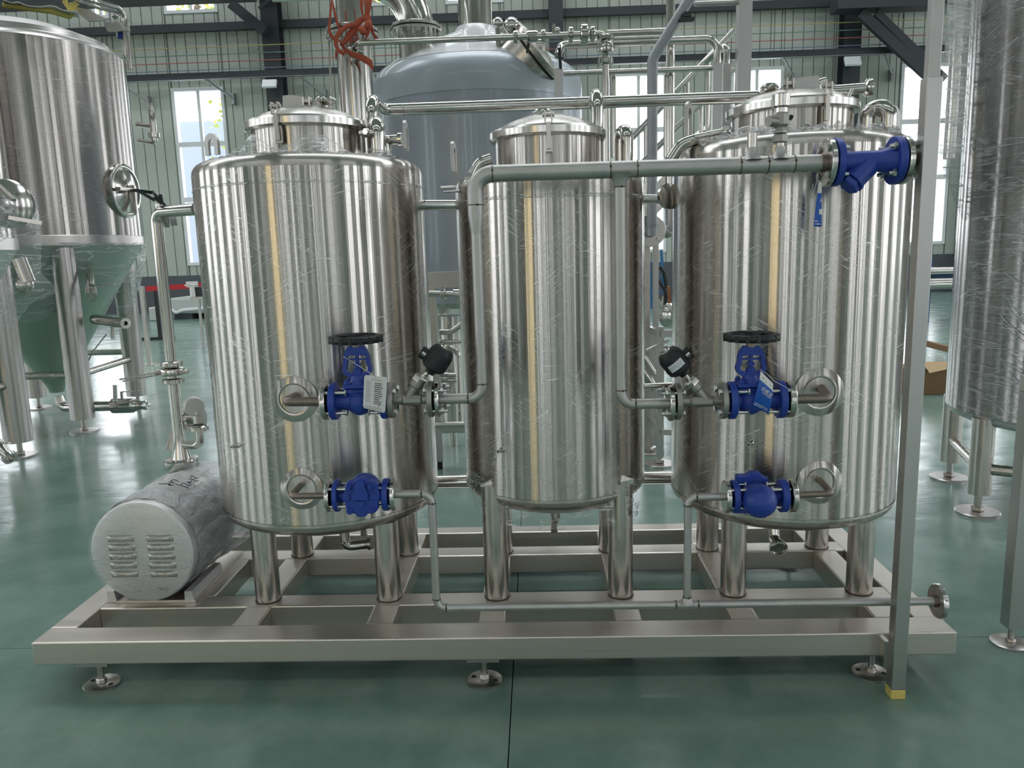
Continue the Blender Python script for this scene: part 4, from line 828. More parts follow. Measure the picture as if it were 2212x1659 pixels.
marks(t, at, K['paper'], [(0, 1, 0, .24)], 'white_head'); marks(t, at, K['paper'], [(.78, 1.0, .36, .38), (.70, 1.0, .40, .42), (.72, .78, .42, .45), (.6, 1.0, .60, .72), (.1, .2, .86, .89), (.25, .35, .86, .89), (.4, .5, .87, .89), (.12, .2, .93, .96), (.3, .6, .93, .955), (.65, .85, .93, .95)])
# ================================================================ motor under its cover, wrapped
mz = P(310, 1190, 2.95); mx, mz = px(312, 1190, 2.95), mz.z; Rm = .213
pm = thing('pump_motor', 'stainless louvred motor cover wrapped in crinkled clear film', 'pump', (mx, 3.15, ZT))
MB().lathe((mx, 2.93, mz), (0, 1, 0), [(0, 0), (Rm - .014, 0), (Rm - .004, .004), (Rm, .014), (Rm, .44), (Rm - .012, .455), (0, .46)], 72).build('motor_cover', K['cover'], pm)
lm = None
for i in range(5):
    for xa, xb in ((232, 290), (316, 375)):
        o_ = i * 2.2; a, b = P(xa + o_, 1163 + i * 19.2, 2.93), P(xb + o_, 1161 + i * 19.2, 2.93); c = (a + b) / 2
        if lm is None:
            w_ = (b - a).length; rows = []
            for k in range(7):
                q = pi * k / 6; rows.append([c + V(((j / 8 - .5) * w_, -.010 * sin(q) * min(1, 5 * min(j, 8 - j) / 8 + .05) * 1.5, .0125 * cos(q))) for j in range(9)])
            lm = MB().grid(rows).build('louvre', K['leg'], pm); lc = c
            sl = MB().box(c - V((0, .0006, .0135)), (w_ * .96, .001, .004)).build('louvre_slot', K['rubber'], lm)
        else: o = share(lm, c - lc, pm); share(sl, (0, 0, 0), o)
for xa in (243, 410): 
    p = G(xa, 1302, ZT); MB().prism([(p.x - .02, p.y, ZT + .001), (p.x + .02, p.y, ZT + .001), (p.x + .012, p.y, ZT + .05), (p.x - .018, p.y, ZT + .05)], (0, .30, 0)).build('mounting_foot', K['cover'], pm)
MB().bx(mx - .15, mx + .18, 2.97, 3.50, ZT + .001, ZT + .012).build('base_plate', K['skid'], pm)
rnd = random.Random(9); rows = []
for j in range(15):
    f = j / 14; y = 2.965 + f * .62; rr = Rm + .006 + .03 * max(0, f - .55); row = []
    for i in range(61):
        a = rad(-62) + rad(304) * i / 60; sg = rnd.uniform(-.004, .004) * (1 if f < .5 else 2.4); r = rr + sg; x = cos(a) * r; z = sin(a) * r
        if f > .4: x *= 1 + .55 * (f - .4) * (1 if x > 0 else .2); z *= 1 - .25 * (f - .4) * (1 if z > 0 else 0)
        row.append((mx + x, y + rnd.uniform(-.006, .006), max(mz + z, ZT + .012)))
    rows.append(row)
MB().grid(rows).build('stretch_film', film_mat('motor_film', .60, .25, (11, 11, 26), .2), pm)
rows = []
for j in range(9):
    r = (Rm - .006) * (1 - j / 8 * .9); rows.append([(mx + r * cos(a), 2.911 + rnd.uniform(-.002, .001), max(mz + r * sin(a), mz - .15 + .01 * sin(9 * cos(a)))) for a in [2 * pi * i / 48 for i in range(49)]])
MB().grid(rows).build('stretch_film', film_mat('motor_face_film', .16, .10, (9, 9, 40), .3), pm)
def oncov(x, y):
    d = ray(x, y); a = d.x ** 2 + d.z ** 2; b = 2 * (d.x * (-mx) + d.z * (H - mz)); c = mx * mx + (H - mz) ** 2 - (Rm + .026) ** 2; t_ = (-b - math.sqrt(max(0, b * b - 4 * a * c))) / (2 * a); return V((0, 0, H)) + d * t_
hw = MB()
for s in ([(1340, 415), (1330, 360), (1365, 320), (1410, 325), (1450, 370), (1510, 415), (1580, 425), (1660, 395)], [(1240, 440), (1320, 465), (1450, 490), (1500, 515), (1535, 565), (1640, 505)], [(1315, 545), (1360, 522)], [(1195, 575), (1260, 570), (1330, 590), (1340, 625), (1285, 630), (1225, 605), (1195, 575)], [(945, 685), (1000, 630), (1060, 615), (1115, 640), (1170, 695), (1240, 710), (1365, 685)], [(840, 555), (740, 500), (640, 485), (540, 510), (530, 530), (600, 570)], [(450, 575), (560, 590), (700, 610)], [(60, 640), (200, 655), (400, 640), (540, 655), (520, 670), (440, 675), (470, 705), (560, 710), (640, 675)], [(720, 665), (920, 715), (1160, 790), (1240, 825)]):
    hw.tube([oncov(340 + x / 18.43, 1010 + y / 18.43) for x, y in s], .0017, 5)
o = hw.build('handwriting', K['ink'], pm); o['kind'] = 'stuff'
# suction pipe up to the first tank with its valves
YP = 3.5; xp = -1.69
sp = thing('suction_pipe', 'polished upright pipe from the motor to the upper side of the first tank', 'pipe', (xp, YP, .6))
zt_p = pz(350, 458, YP); zf_ = pz(425, 995, YP)
MB().tube([(xp, YP, zf_ + .02), (xp, YP, zt_p), (px(420, 460, YP) + .06, YP - .12, zt_p)], .026, 20, .05).build('pipe_run', K['pipe'], sp)
MB().lathe((xp, YP, zf_), (0, 0, 1), [(.027, .16), (.028, .10), (.043, .02), (.045, .012)], 32).lathe((xp, YP, zf_), (0, 0, 1), [(0, -.03), (.076, -.03), (.078, -.026), (.078, .008), (.074, .013), (.04, .014)], 40).build('reducer', K['pipe'], sp)
def nut(m, c, ax, r, h, k=8):
    m.lathe(c, ax, [(r * .6, -h / 2 - .003), (r * .92, -h / 2), (r, -h * .35), (r, h * .35), (r * .92, h / 2), (r * .6, h / 2 + .003)], 32); X, Y_, A = frame(ax)
    for i in range(k): m.bar(V(c) + (X * cos(2 * pi * i / k) + Y_ * sin(2 * pi * i / k)) * r - A * h * .4, V(c) + (X * cos(2 * pi * i / k) + Y_ * sin(2 * pi * i / k)) * r + A * h * .4, .012, .007, X * cos(2 * pi * i / k) + Y_ * sin(2 * pi * i / k))
    return m
bv = thing('butterfly_valve', 'polished lever valve halfway up the pipe by the wrapped motor', 'valve', (xp, YP, pz(365, 800, YP)))
for yy in (786, 823): nut(MB(), (xp, YP, pz(364, yy, YP)), (0, 0, 1), .047, .022).build('union_nut', K['pipe'], bv)
zv = pz(366, 803, YP); MB().lathe((xp, YP, zv), (0, 0, 1), [(.03, -.02), (.05, -.016), (.052, -.012), (.052, .012), (.05, .016), (.03, .02)], 32).cyl((xp + .05, YP, zv), (xp + .075, YP, zv), .01).build('valve_body', K['pipe'], bv)
MB().bar((xp - .045, YP - .02, zv + .004), P(258, 820, YP - .12), .022, .005).bar((xp - .045, YP - .02, zv - .008), P(265, 824, YP - .12), .022, .004).cyl((xp - .07, YP - .02, zv), (xp - .03, YP, zv), .014).build('lever', K['leg'], bv)
pg = thing('pressure_gauge', 'round steel gauge seen from behind on a bent side pipe', 'gauge', P(418, 880, YP - .03)); a = P(405, 960, YP); xg = px(427, 900, YP - .03)
MB().tube([(xp, YP, a.z), (xg, YP - .03, a.z), (xg, YP - .03, pz(427, 928, YP))], .018, 16, .04).build('branch_pipe', K['pipe'], pg); nut(MB(), (xg, YP - .03, pz(427, 922, YP)), (0, 0, 1), .041, .024).build('union_nut', K['pipe'], pg)
MB().hexa((xg, YP - .03, pz(425, 914, YP)), (0, 0, 1), .02, .05).cyl((xg, YP - .03, pz(425, 914, YP)), (xg, YP - .03, pz(422, 894, YP)), .012).build('gauge_stem', K['leg'], pg)
gc = P(419, 878, YP - .03); ga = V((.55, -.83, 0)); MB().lathe(gc - V(ga) * .0, (-.55, .83, 0), [(0, -.022), (.042, -.022), (.044, -.016), (.044, .012), (.047, .014), (.047, .022), (0, .024)], 36).box(gc + V(ga) * .0225 + V((0, 0, -.03)), (.02, .002, .014)).build('gauge_case', K['cover'], pg)
sd = thing('drain_valve', 'polished ball valve with a hanging lever behind the upright pipe', 'valve', P(410, 905, YP + .1)); p = P(408, 905, YP + .1)
MB().cyl(p - V((.05, 0, 0)), p + V((.06, 0, 0)), .034).cyl(p + V((.055, 0, 0)), p + V((.07, 0, 0)), .045).ball(p - V((.02, 0, .02)), .04).ball(p + V((0, 0, .045)), .028).build('valve_body', K['pipe'], sd)
MB().bar(P(386, 880, YP + .06), P(363, 972, YP + .02), .014, .02).build('lever', K['leg'], sd)
cv = thing('check_valve', 'dark lever valve at the pipe bend beside the first tank', 'valve', P(345, 440, YP)); p = P(340, 448, YP - .02)
MB().cyl(P(345, 455, YP), P(343, 440, YP), .016).build('valve_stem', K['pipe'], cv); MB().bar(P(296, 411, YP - .05), P(335, 433, YP - .02), .02, .012).bar(P(333, 425, YP - .02), P(350, 440, YP), .02, .012).bar(P(346, 420, YP), P(350, 442, YP), .012, .012).build('lever', K['dark'], cv)
p = P(355, 475, YP + .05); MB().lathe(p, (1, .3, 0), [(0, 0), (.032, 0), (.034, .004), (.034, .02), (0, .02)], 28).lathe(p + V((.025, .01, 0)), (1, .3, 0), [(0, 0), (.026, 0), (.026, .028), (0, .028)], 28).build('valve_body', K['dull'], cv)
# ================================================================ wrapped fermenters at the left
def foot(root, x, y, r=.13, top=.14): return MB().lathe((x, y, 0), (0, 0, 1), [(0, 0), (r, 0), (r, .012), (r - .004, .015), (0, .015)], 40).cyl((x, y, .015), (x, y, top), .022, n=16).hexa((x, y, .015), (0, 0, 1), .034, .03).build('foot', K['head'], root)
def fermenter(name, label, c, R, z0, z1, legs, lr=.108, cone=True):
    t = thing(name, label, 'tank', (c[0], c[1], 0)); o = (c[0], c[1], 0)
    MB().lathe(o, (0, 0, 1), [(R, z0), (R, z1)], 96).build('shell', K['shell_far'], t); MB().lathe(o, (0, 0, 1), [(R + .004, z0), (R + .004, z0 + .09), (R, z0 + .094)], 96).build('rim_band', K['head'], t)
    MB().lathe(o, (0, 0, 1), [(R - .01, z0 + .001), (.09, z0 - R * 1.45), (.07, z0 - R * 1.52), (0, z0 - R * 1.52)], 72).build('cone', K['cone_reflection'], t)
    MB().lathe(o, (0, 0, 1), [(R, z1), (R - .015, z1 + .02), (R - .05, z1 + .05), (R - .11, z1 + .075), (R - .12, z1 + .12), (R - .2, z1 + .15), (R * .55, z1 + .24), (R * .3, z1 + .28), (0, z1 + .29)], 96).build('domed_head', K['head'], t)
    for x, y in legs:
        MB().cyl((x, y, .13), (x, y, z0 - .02), lr, n=28).build('leg', K['head'], t); foot(t, x, y)
    return t
f1 = (-5.0, 7.8); zc0 = pz(200, 527, 6.9); zc1 = pz(120, 55, 6.85)
fm1 = fermenter('fermenter', 'large wrapped cone-bottomed tank at the left with a round manway', f1, .97, zc0, zc1, [(-4.379, 7.174), (-4.473, 8.39), (-5.63, 8.43), (-5.6, 7.2)])
def pxl(a, b, Ya, Yb): return (P(*a, Ya), P(*b, Yb))
zb_ = pz(240, 808, 8.0)
for a, b in (((-4.473, 8.39, .62), (-5.63, 8.43, .62)), ((-4.379, 7.174, .55), (-4.473, 8.39, .55)), ((-4.379, 7.174, .55), (-5.6, 7.2, .55)), ((-5.6, 7.2, .6), (-5.63, 8.43, .6))): MB().cyl(a, b, .035, n=16).build('brace', K['leg'], fm1)
p = C(268, 412, f1, .97); n = V((p.x - f1[0], p.y - f1[1], 0)).normalized()
MB().lathe(p, n, [(.26, -.04), (.26, .02), (.245, .03), (.225, .03), (.215, .02), (.19, .025), (.12, .05), (0, .06)], 56).build('manway', K['pipe'], fm1)
s_ = V((-n.y, n.x, 0)); m = MB().bar(p + n * .09 - s_ * .25, p + n * .09 + s_ * .22, .05, .03).bar(p + n * .09 - V((0, 0, .22)), p + n * .09 + V((0, 0, .05)), .05, .03); m.build('manway_arm', K['leg'], fm1); MB().bar(p + n * .12, p + n * .3 - V((0, 0, .03)), .04, .03).bar(p + n * .2 + s_ * .15, p + n * .3 + s_ * .30 - V((0, 0, .2)), .02, .02).build('manway_lever', K['dark'], fm1)
p = C(195, 590, f1, .80); MB().tube([p - V((0, .0, -.1)), p + V((.22, -.40, -.16))], .035, 16).cyl(p + V((.19, -.345, -.135)), p + V((.27, -.49, -.20)), .05).lathe(p + V((.27, -.49, -.20)), (.48, -.85, -.35), [(.025, -.005), (.042, -.005), (.045, .02), (.03, .022), (.022, .01), (0, .01)], 24).bar(p + V((.24, -.44, -.11)), p + V((.48, -.46, -.10)), .03, .01).cyl(p + V((.23, -.42, -.17)), p + V((.24, -.44, -.10)), .014).build('sample_valve', K['pipe'], fm1)
a, b = P(205, 690, 7.3), P(268, 698, 7.0); MB().cyl(a, b, .05).lathe(b, b - a, [(.02, 0), (.05, 0), (.05, .03), (.02, .03)], 20).cyl(P(243, 700, 7.1), P(244, 732, 7.1), .018, n=12).build('outlet_valve', K['pipe'], fm1)
a, b, c_ = P(128, 855, 7.6), P(135, 880, 7.6), P(270, 876, 7.45); MB().tube([a, b, c_], .05, 16, .1).cyl(c_ - V((.12, 0, 0)), c_ + V((.08, 0, 0)), .075).lathe(c_ + V((.08, 0, 0)), (1, 0, 0), [(.07, 0), (.04, .09), (.05, .13), (.03, .14), (0, .13)], 24).bar(c_ + V((-.02, 0, .07)), c_ + V((-.02, 0, .14)), .02, .02).bar(c_ + V((-.02, 0, .14)), c_ + V((.16, 0, .15)), .02, .012).cyl(P(248, 832, 7.4), P(249, 868, 7.4), .02).build('outlet_pipe', K['pipe'], fm1)
MB().tube([P(175, 815, 7.3), P(200, 760, 7.3), P(230, 722, 7.2)], .006, 6).build('hose', K['white'], fm1)
# relief valve on its far side, top rail, gooseneck bar
p = P(330, 265, 7.3); MB().cyl(p + V((0, 0, -.16)), p + V((0, 0, .02)), .028).lathe(p + V((0, 0, .0)), (0, 0, 1), [(.03, 0), (.03, .1), (.015, .14), (.015, .17), (0, .17)], 20).cyl(p + V((0, 0, -.13)), p + V((0, 0, -.09)), .05).cyl(P(298, 268, 7.5), p + V((0, 0, -.03)), .024).tube([P(300, 303, 7.5), P(332, 309, 7.3), P(332, 295, 7.3)], .016, 12, .04).build('relief_valve', K['pipe'], fm1)
MB().tube([P(140, -20, 6.6), P(200, 3, 6.7), P(268, 20, 7.0), P(275, 70, 7.0), P(282, 150, 7.0)], .022, 12, .14).tube([P(150, -8, 6.7), P(210, 16, 6.8), P(256, 27, 7.0), P(268, 40, 7.0), P(270, 120, 7.0)], .016, 12, .1).build('rail', K['pipe'], fm1)
MB().prism([P(x, y, 6.75) for x, y in ((160, 14), (190, 20), (232, 42), (232, 44), (190, 46), (172, 30))], (0, .02, 0)).prism([P(x, y, 6.9) for x, y in ((222, 48), (258, 48), (270, 62), (276, 47), (279, 66), (232, 68))], (0, .02, 0)).build('support_plate', K['dull'], fm1)
MB().grid([[P(8 + i * 16, 2 + i * 2.2 + j * 6, 6.6 + .1 * j) + V((0, random.uniform(-.01, .01), random.uniform(-.012, .012))) for i in range(11)] for j in range(3)]).build('packing_foam', K['paper'], fm1, thick=.01, label='crumpled pale packing sheet')
MB().tube([P(8, 12, 6.65), P(60, 18, 6.65), P(110, 24, 6.65), P(150, 36, 6.7), P(160, 28, 6.7), P(156, 8, 6.7), P(166, 6, 6.7), P(150, 20, 6.7), P(140, 2, 6.7)], .022, 10).build('strap', K['yellow'], fm1, label='yellow strap')
p = P(248, 20, 7.1); MB().cyl(p, p + V((0, 0, -.22)), .012).ball(p + V((0, 0, -.05)), .035, 12).ball(p + V((0, 0, -.15)), .03, 12).build('fitting', K['pipe'], fm1); p = P(262, 70, 7.0); MB().box(p, (.04, .03, .11), Matrix.Rotation(.2, 3, 'Y')).build('valve_handle', K['blue'], fm1)
rnd = random.Random(21); rows = []
for j in range(12):
    f = j / 11; rr = .985 - .20 * f ** 2; rows.append([(f1[0] + (rr + rnd.uniform(-.012, .012)) * cos(a), f1[1] + (rr + rnd.uniform(-.012, .012)) * sin(a), zc0 + .02 - .72 * f * (.8 + .2 * sin(a * 5 + 1)) + rnd.uniform(-.01, .01)) for a in [rad(-125) + rad(170) * i / 60 for i in range(61)]])
MB().grid(rows).build('stretch_film', film_mat('fermenter_film', .13, .6, (2, 2, 12), .12), fm1)
f2 = (-5.02, 5.62); fm2 = fermenter('fermenter', 'wrapped tank cut off by the left edge of the photo', f2, 1.06, zc0 - .05, zc1 + .1, [(-4.406, 6.273), (-4.4, 5.0), (-5.6, 6.2)], .112)
for a, b in (((-4.406, 6.273, .62), (-4.4, 5.0, .62)), ((-4.406, 6.273, .75), (-5.6, 6.2, .62))): MB().cyl(a, b, .035, n=16).build('brace', K['leg'], fm2)
rows = []; gl = [((-8, 415), (75, 415)), ((-8, 460), (88, 462)), ((-8, 520), (86, 520)), ((-8, 560), (86, 560)), ((-8, 600), (88, 590)), ((-8, 625), (128, 628)), ((-8, 660), (70, 655)), ((-8, 720), (42, 690))]
for a, b in gl: a, b = P(*a, 5.0), P(*b, 5.45); rows.append([a.lerp(b, i / 12) + V((0, rnd.uniform(-.02, .02), rnd.uniform(-.012, .012))) for i in range(13)])
MB().grid(rows).build('stretch_film', film_mat('left_film', .17, .6, (3, 3, 14), .12), fm2)
p = P(18, 440, 5.2); MB().lathe(p, (.75, -.66, 0), [(.16, -.05), (.16, .0), (.14, .015), (0, .04)], 40).build('manway', K['pipe'], fm2); MB().bar(P(-5, 400, 5.1), P(30, 432, 5.0), .03, .02).build('manway_lever', K['leg'], fm2); MB().bar(P(20, 470, 5.1), P(92, 482, 5.15), .03, .025).build('manway_arm', K['leg'], fm2); MB().cyl(P(40, 560, 5.2), P(60, 610, 5.2), .05).ball(P(52, 615, 5.2), .06).build('sample_valve', K['leg'], fm2)
a = P(-5, 960, 5.3); b = P(18, 985, 5.25); MB().cyl(a, b, .05, .03).lathe(b, b - a, [(.03, 0), (.05, .0), (.05, .03), (.03, .03), (.03, 0)], 20).bar(P(-6, 955, 5.3), P(20, 957, 5.2), .02, .012).build('outlet_valve', K['pipe'], fm2)
# ================================================================ wrapped tank and square leg at the right edge
cR = (3.2, 4.64); RR = .69; zr0 = pz(2130, 955, 4.1)
tr = thing('wrapped_tank', 'tall steel tank at the right edge bound with strands of clear film', 'tank', (cR[0], cR[1], 0))
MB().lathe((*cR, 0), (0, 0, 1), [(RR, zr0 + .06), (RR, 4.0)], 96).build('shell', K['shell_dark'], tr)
MB().lathe((*cR, 0), (0, 0, 1), [(RR, zr0 + .06), (RR - .02, zr0 + .02), (RR - .06, zr0 - .0), (RR * .6, zr0 - .05), (0, zr0 - .09)], 96).build('dished_head', K['head'], tr)
MB().lathe((*cR, 0), (0, 0, 1), [(RR, 4.0), (RR - .03, 4.04), (RR * .5, 4.15), (0, 4.2)], 96).build('domed_head', K['head'], tr)
for x, y in ((2.56, 4.46), (3.35, 3.99), (2.75, 5.15)): MB().cyl((x, y, .12), (x, y, zr0 + .05), .062, n=28).build('leg', K['leg'], tr); foot(tr, x, y, .12)
for a, b in (((2.56, 4.46, .27), (3.35, 3.99, .27)), ((2.56, 4.46, .27), (2.75, 5.15, .27))): MB().cyl(a, b, .032, n=16).build('brace', K['leg'], tr)
xq = px(2072, 100, 4.4); MB().cyl((xq, 4.42, 2.02), (xq, 4.42, 3.6), .035).build('branch_pipe', K['pipe'], tr)
rnd = random.Random(31); rows = []
for j in range(40):
    z = 3.25 - j * .040; row = []; wd = 1 if j < 31 else max(0, 1 - (j - 31) / 8)
    for i in range(11):
        q = P(2040 + 62 * i / 10, 100, 4.3 + .05 * (i / 10)); s_ = C(2106, 100, cR, RR + .004); s_.z = z
        row.append(V((q.x, q.y + rnd.uniform(-.008, .008), z + .012 * i * .4 + rnd.uniform(-.012, .012))).lerp(s_, (1 - wd) if i < 10 else 1))
    rows.append(row)
MB().grid(rows).build('stretch_film', film_mat('right_film', .26, .6, (2, 2, 26), .1), tr)
sm_ = MB()
for k in range(130):
    z = rnd.uniform(zr0 + .1, 2.0); a0 = rnd.uniform(-2.75, -2.2); a1 = a0 + rnd.uniform(.5, 1.3); dz = rnd.uniform(-.30, -.05) if k % 4 else rnd.uniform(-.02, .08); sg = rnd.uniform(0, .05)
    sm_.tube([(cR[0] + (RR + .006) * cos(a0 + (a1 - a0) * i / 14), cR[1] + (RR + .006) * sin(a0 + (a1 - a0) * i / 14), max(zr0 + .06, z + dz * (i / 14) ** .8 - sg * sin(pi * i / 14))) for i in range(15)], rnd.choice((.0010, .0014, .0022)), 5)
o = sm_.build('film_strand', K['strand'], tr); o['kind'] = 'stuff'
rows = []
for j in range(14):
    z = 2.1 - j * (2.1 - zr0 - .03) / 13; rows.append([(cR[0] + (RR + .01 + rnd.uniform(0, .012)) * cos(a), cR[1] + (RR + .01 + rnd.uniform(0, .012)) * sin(a), z + rnd.uniform(-.02, .02)) for a in [rad(-178) + rad(150) * i / 46 for i in range(47)]])
MB().grid(rows).build('stretch_film', film_mat('band_film', .02, .4, (1.2, 1.2, 22), .2), tr)
sl = thing('square_leg', 'square steel leg on a round foot at the right edge', 'frame leg', (1.85, 2.935, 0)); MB().bx(1.822, 1.882, 2.905, 2.965, .075, 1.02).build('leg_tube', K['tube_sq'], sl, .003)
MB().lathe((1.852, 2.935, 0), (0, 0, 1), [(0, 0), (.072, 0), (.072, .008), (.069, .010), (0, .010)], 40).cyl((1.852, 2.935, .01), (1.852, 2.935, .08), .011).hexa((1.852, 2.935, .01), (0, 0, 1), .019, .014).build('foot', K['head'], sl)
MB().bx(1.822, 2.6, 2.905, 2.965, 1.02, 1.08).build('rail', K['leg'], sl, .003)
# ================================================================ kettle and pipework behind the tanks
kc = (-.536, 8.0); RK = 1.018; zs_ = pz(812, 195, 7.9); zk0 = pz(965, 655, 7.1)
kt = thing('brew_kettle', 'big domed kettle wrapped in blue-grey film behind the first two tanks', 'kettle', (kc[0], kc[1], 0))
za_ = pz(1030, 96, 8.0)
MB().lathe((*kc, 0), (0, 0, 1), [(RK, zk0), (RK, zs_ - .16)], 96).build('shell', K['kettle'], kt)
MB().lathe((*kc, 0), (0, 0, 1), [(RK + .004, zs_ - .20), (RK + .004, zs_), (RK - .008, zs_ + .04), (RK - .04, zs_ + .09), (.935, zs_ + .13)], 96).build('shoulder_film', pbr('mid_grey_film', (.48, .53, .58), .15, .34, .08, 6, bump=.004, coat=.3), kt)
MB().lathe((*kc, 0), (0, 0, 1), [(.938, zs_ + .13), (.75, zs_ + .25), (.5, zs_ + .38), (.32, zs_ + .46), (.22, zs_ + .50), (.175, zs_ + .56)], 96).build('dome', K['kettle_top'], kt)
MB().lathe((*kc, 0), (0, 0, 1), [(RK, zk0), (RK - .03, zk0 - .05), (RK * .5, zk0 - .14), (0, zk0 - .18)], 72).build('dished_head', K['leg'], kt)
for a in (-2.3, -.85, .8, 2.3): x, y = kc[0] + cos(a) * .8, kc[1] + sin(a) * .8; MB().cyl((x, y, .12), (x, y, zk0 - .03), .08, n=24).build('leg', K['leg'], kt); foot(kt, x, y)
c1 = P(1027, 40, 8.0); MB().cyl((c1.x, 8.0, za_ - .03), (c1.x, 8.0, 5.6), .163, n=40).cyl((c1.x, 8.0, za_ - .01), (c1.x, 8.0, za_ + .07), .168, n=40).build('chimney', K['pipe'], kt)
d1 = P(901, 100, 7.5); zf1 = pz(901, 64, 7.5)
MB().cyl((d1.x, 7.5, zs_ - .1), (d1.x, 7.5, zf1), .165, n=36).build('duct', K['pipe'], kt); MB().tube([(d1.x - .45 + .45 * cos(a), 7.5, zf1 + .45 * sin(a)) for a in [pi / 2 * i / 12 for i in range(13)]] + [(d1.x - 1.3, 7.5, zf1 + .45)], .163, 36).build('duct_bend', K['pipe'], kt)
fl_ = MB(); disc(fl_, (d1.x, 7.5, zf1), (0, 0, 1), -.03, -.006, .232, .16); fl_.build('duct_flange', K['flange'], kt); fl_ = MB(); disc(fl_, (d1.x, 7.5, zf1), (0, 0, 1), .006, .03, .232, .16); fl_.build('duct_flange', K['flange'], kt); fl_ = MB(); disc(fl_, (d1.x, 7.5, zf1), (0, 0, 1), -.006, .006, .225, .16); fl_.build('gasket', K['rubber'], kt)
bolts(kt, circle4((d1.x, 7.5, zf1), (0, 0, 1), .208, 0, 12), (0, 0, -1), .12, -.032, .013)
mo = P(1150, 118, 7.35); ax = V((.78, -.22, .58)).normalized(); MB().lathe(mo - ax * .08, ax, [(.28, -.2), (.28, .08), (.30, .085), (.30, .12), (.285, .125), (.29, .135), (.29, .16), (.2, .18), (0, .2)], 48).build('manway', K['leg'], kt)
MB().lathe(mo - ax * .08, ax, [(.302, .088), (.304, .1), (.302, .112)], 48).build('manway_gasket', K['rubber'], kt)
for x, y, r in ((1105, 55, .07), (1075, 50, .05), (1128, 68, .045)): p = P(x, y, 7.2); MB().ball(p, r, 16).cyl(p - V((0, 0, .25)), p, r * .45).build('fitting', K['pipe'], kt)
p = P(1088, 100, 7.3); MB().bar(p, p + V((.16, 0, -.02)), .03, .05).bar(P(1142, 95, 7.2), P(1138, 114, 7.2), .04, .03).build('valve_handle', K['black'], kt)
MB().tube([P(1090, 92, 7.3), P(1175, 96, 7.2)], .05, 16).build('outlet_pipe', K['pipe'], kt)
# tall column with its sling
cc = P(770, 200, 6.2); RC = .112
co = thing('pipe_column', 'tall polished pipe column bound with the orange sling', 'pipe', (cc.x, 6.2, 0)); zfl = pz(768, 72, 6.2)
MB().cyl((cc.x, 6.2, .6), (cc.x, 6.2, zfl), RC + .018, n=40).build('pipe_section', K['pipe'], co); MB().cyl((cc.x, 6.2, zfl), (cc.x, 6.2, 4.6), RC + .004, n=40).build('pipe_section', K['pipe'], co)
for a, b, nm, mm in ((-.03, -.005, 'flange', 'flange'), (.005, .03, 'flange', 'flange'), (-.005, .005, 'gasket', 'rubber')): q = MB(); disc(q, (cc.x, 6.2, zfl), (0, 0, 1), a, b, .19, .1); q.build(nm, K[mm], co)
bolts(co, circle4((cc.x, 6.2, zfl), (0, 0, 1), .168, .2, 8), (0, 0, -1), .10, -.032, .011)
MB().cyl((cc.x, 6.2, 0), (cc.x, 6.2, .02), .16).cyl((cc.x, 6.2, .02), (cc.x, 6.2, .62), .06).build('column_foot', K['leg'], co)
for x0, x1 in ((709, 718), (728, 739)): MB().tube([P(x0, 60, 6.25), P(x1, 250, 6.25)], .008, 8).build('sight_tube', K['pipe'], co)
MB().tube([P(706, 85, 6.25), P(703, 62, 6.25), P(716, 55, 6.2)], .008, 8, .04).build('sight_bend', K['pipe'], co)
slg = thing('lifting_sling', 'orange webbing sling knotted round the tall pipe column', 'sling', P(765, 80, 6.0)); q_ = lambda x, y, Y: P(680 + x / 6.38, y / 6.38, Y)
def web(L, R_, Y, dy=0.0):
    L2 = [q_(x, y, Y + dy * i) for i, (x, y) in enumerate(L)]; R2 = [q_(x, y, Y + dy * i) for i, (x, y) in enumerate(R_)]
    def dens(pl): return [pl[0]] + [q for a, b, c_ in zip(pl, pl[1:], pl[2:] + [pl[-1]]) for q in (a.lerp(b, .5), b)]
    MB().strip(dens(L2), dens(R2)).build('web_strap', K['orange'], slg, thick=.011)
web([(225, -10), (200, 200), (180, 400), (205, 500), (262, 560)], [(250, -10), (225, 220), (212, 390), (240, 470), (275, 520)], 5.95)
web([(240, 60), (265, 200), (310, 370), (330, 420)], [(255, 30), (290, 180), (335, 350), (360, 400)], 6.0)
web([(680, -10), (690, 120), (690, 200), (560, 280), (480, 400), (400, 540), (340, 620)], [(790, -10), (770, 120), (740, 230), (640, 330), (560, 480), (470, 560), (380, 640)], 5.93)
web([(560, 310), (440, 330), (330, 400), (270, 500), (262, 620), (310, 720), (400, 770)], [(580, 360), (470, 385), (390, 440), (330, 520), (315, 620), (350, 680), (430, 720)], 5.90)
web([(330, 560), (400, 700), (500, 780), (640, 840), (740, 900), (812, 990)], [(350, 540), (420, 660), (540, 720), (700, 770), (790, 830), (806, 920)], 5.99)
web([(650, 230), (700, 330), (720, 420), (690, 540)], [(760, 200), (790, 320), (770, 420), (710, 540)], 5.91); web([(740, 220), (770, 430), (830, 550)], [(790, 330), (820, 460), (890, 550)], 5.96); web([(620, -10), (625, 100), (650, 210)], [(672, -10), (660, 100), (670, 200)], 6.0); web([(285, 690), (280, 760), (290, 830)], [(320, 740), (300, 780), (300, 800)], 5.98)
kn = q_(660, 420, 5.9); MB().ball(kn, .034, 16, .8, (1, 0, .6)).ball(kn + V((.04, .01, .04)), .028, 14, 1.2, (.5, 0, 1)).build('knot', K['orange'], slg)
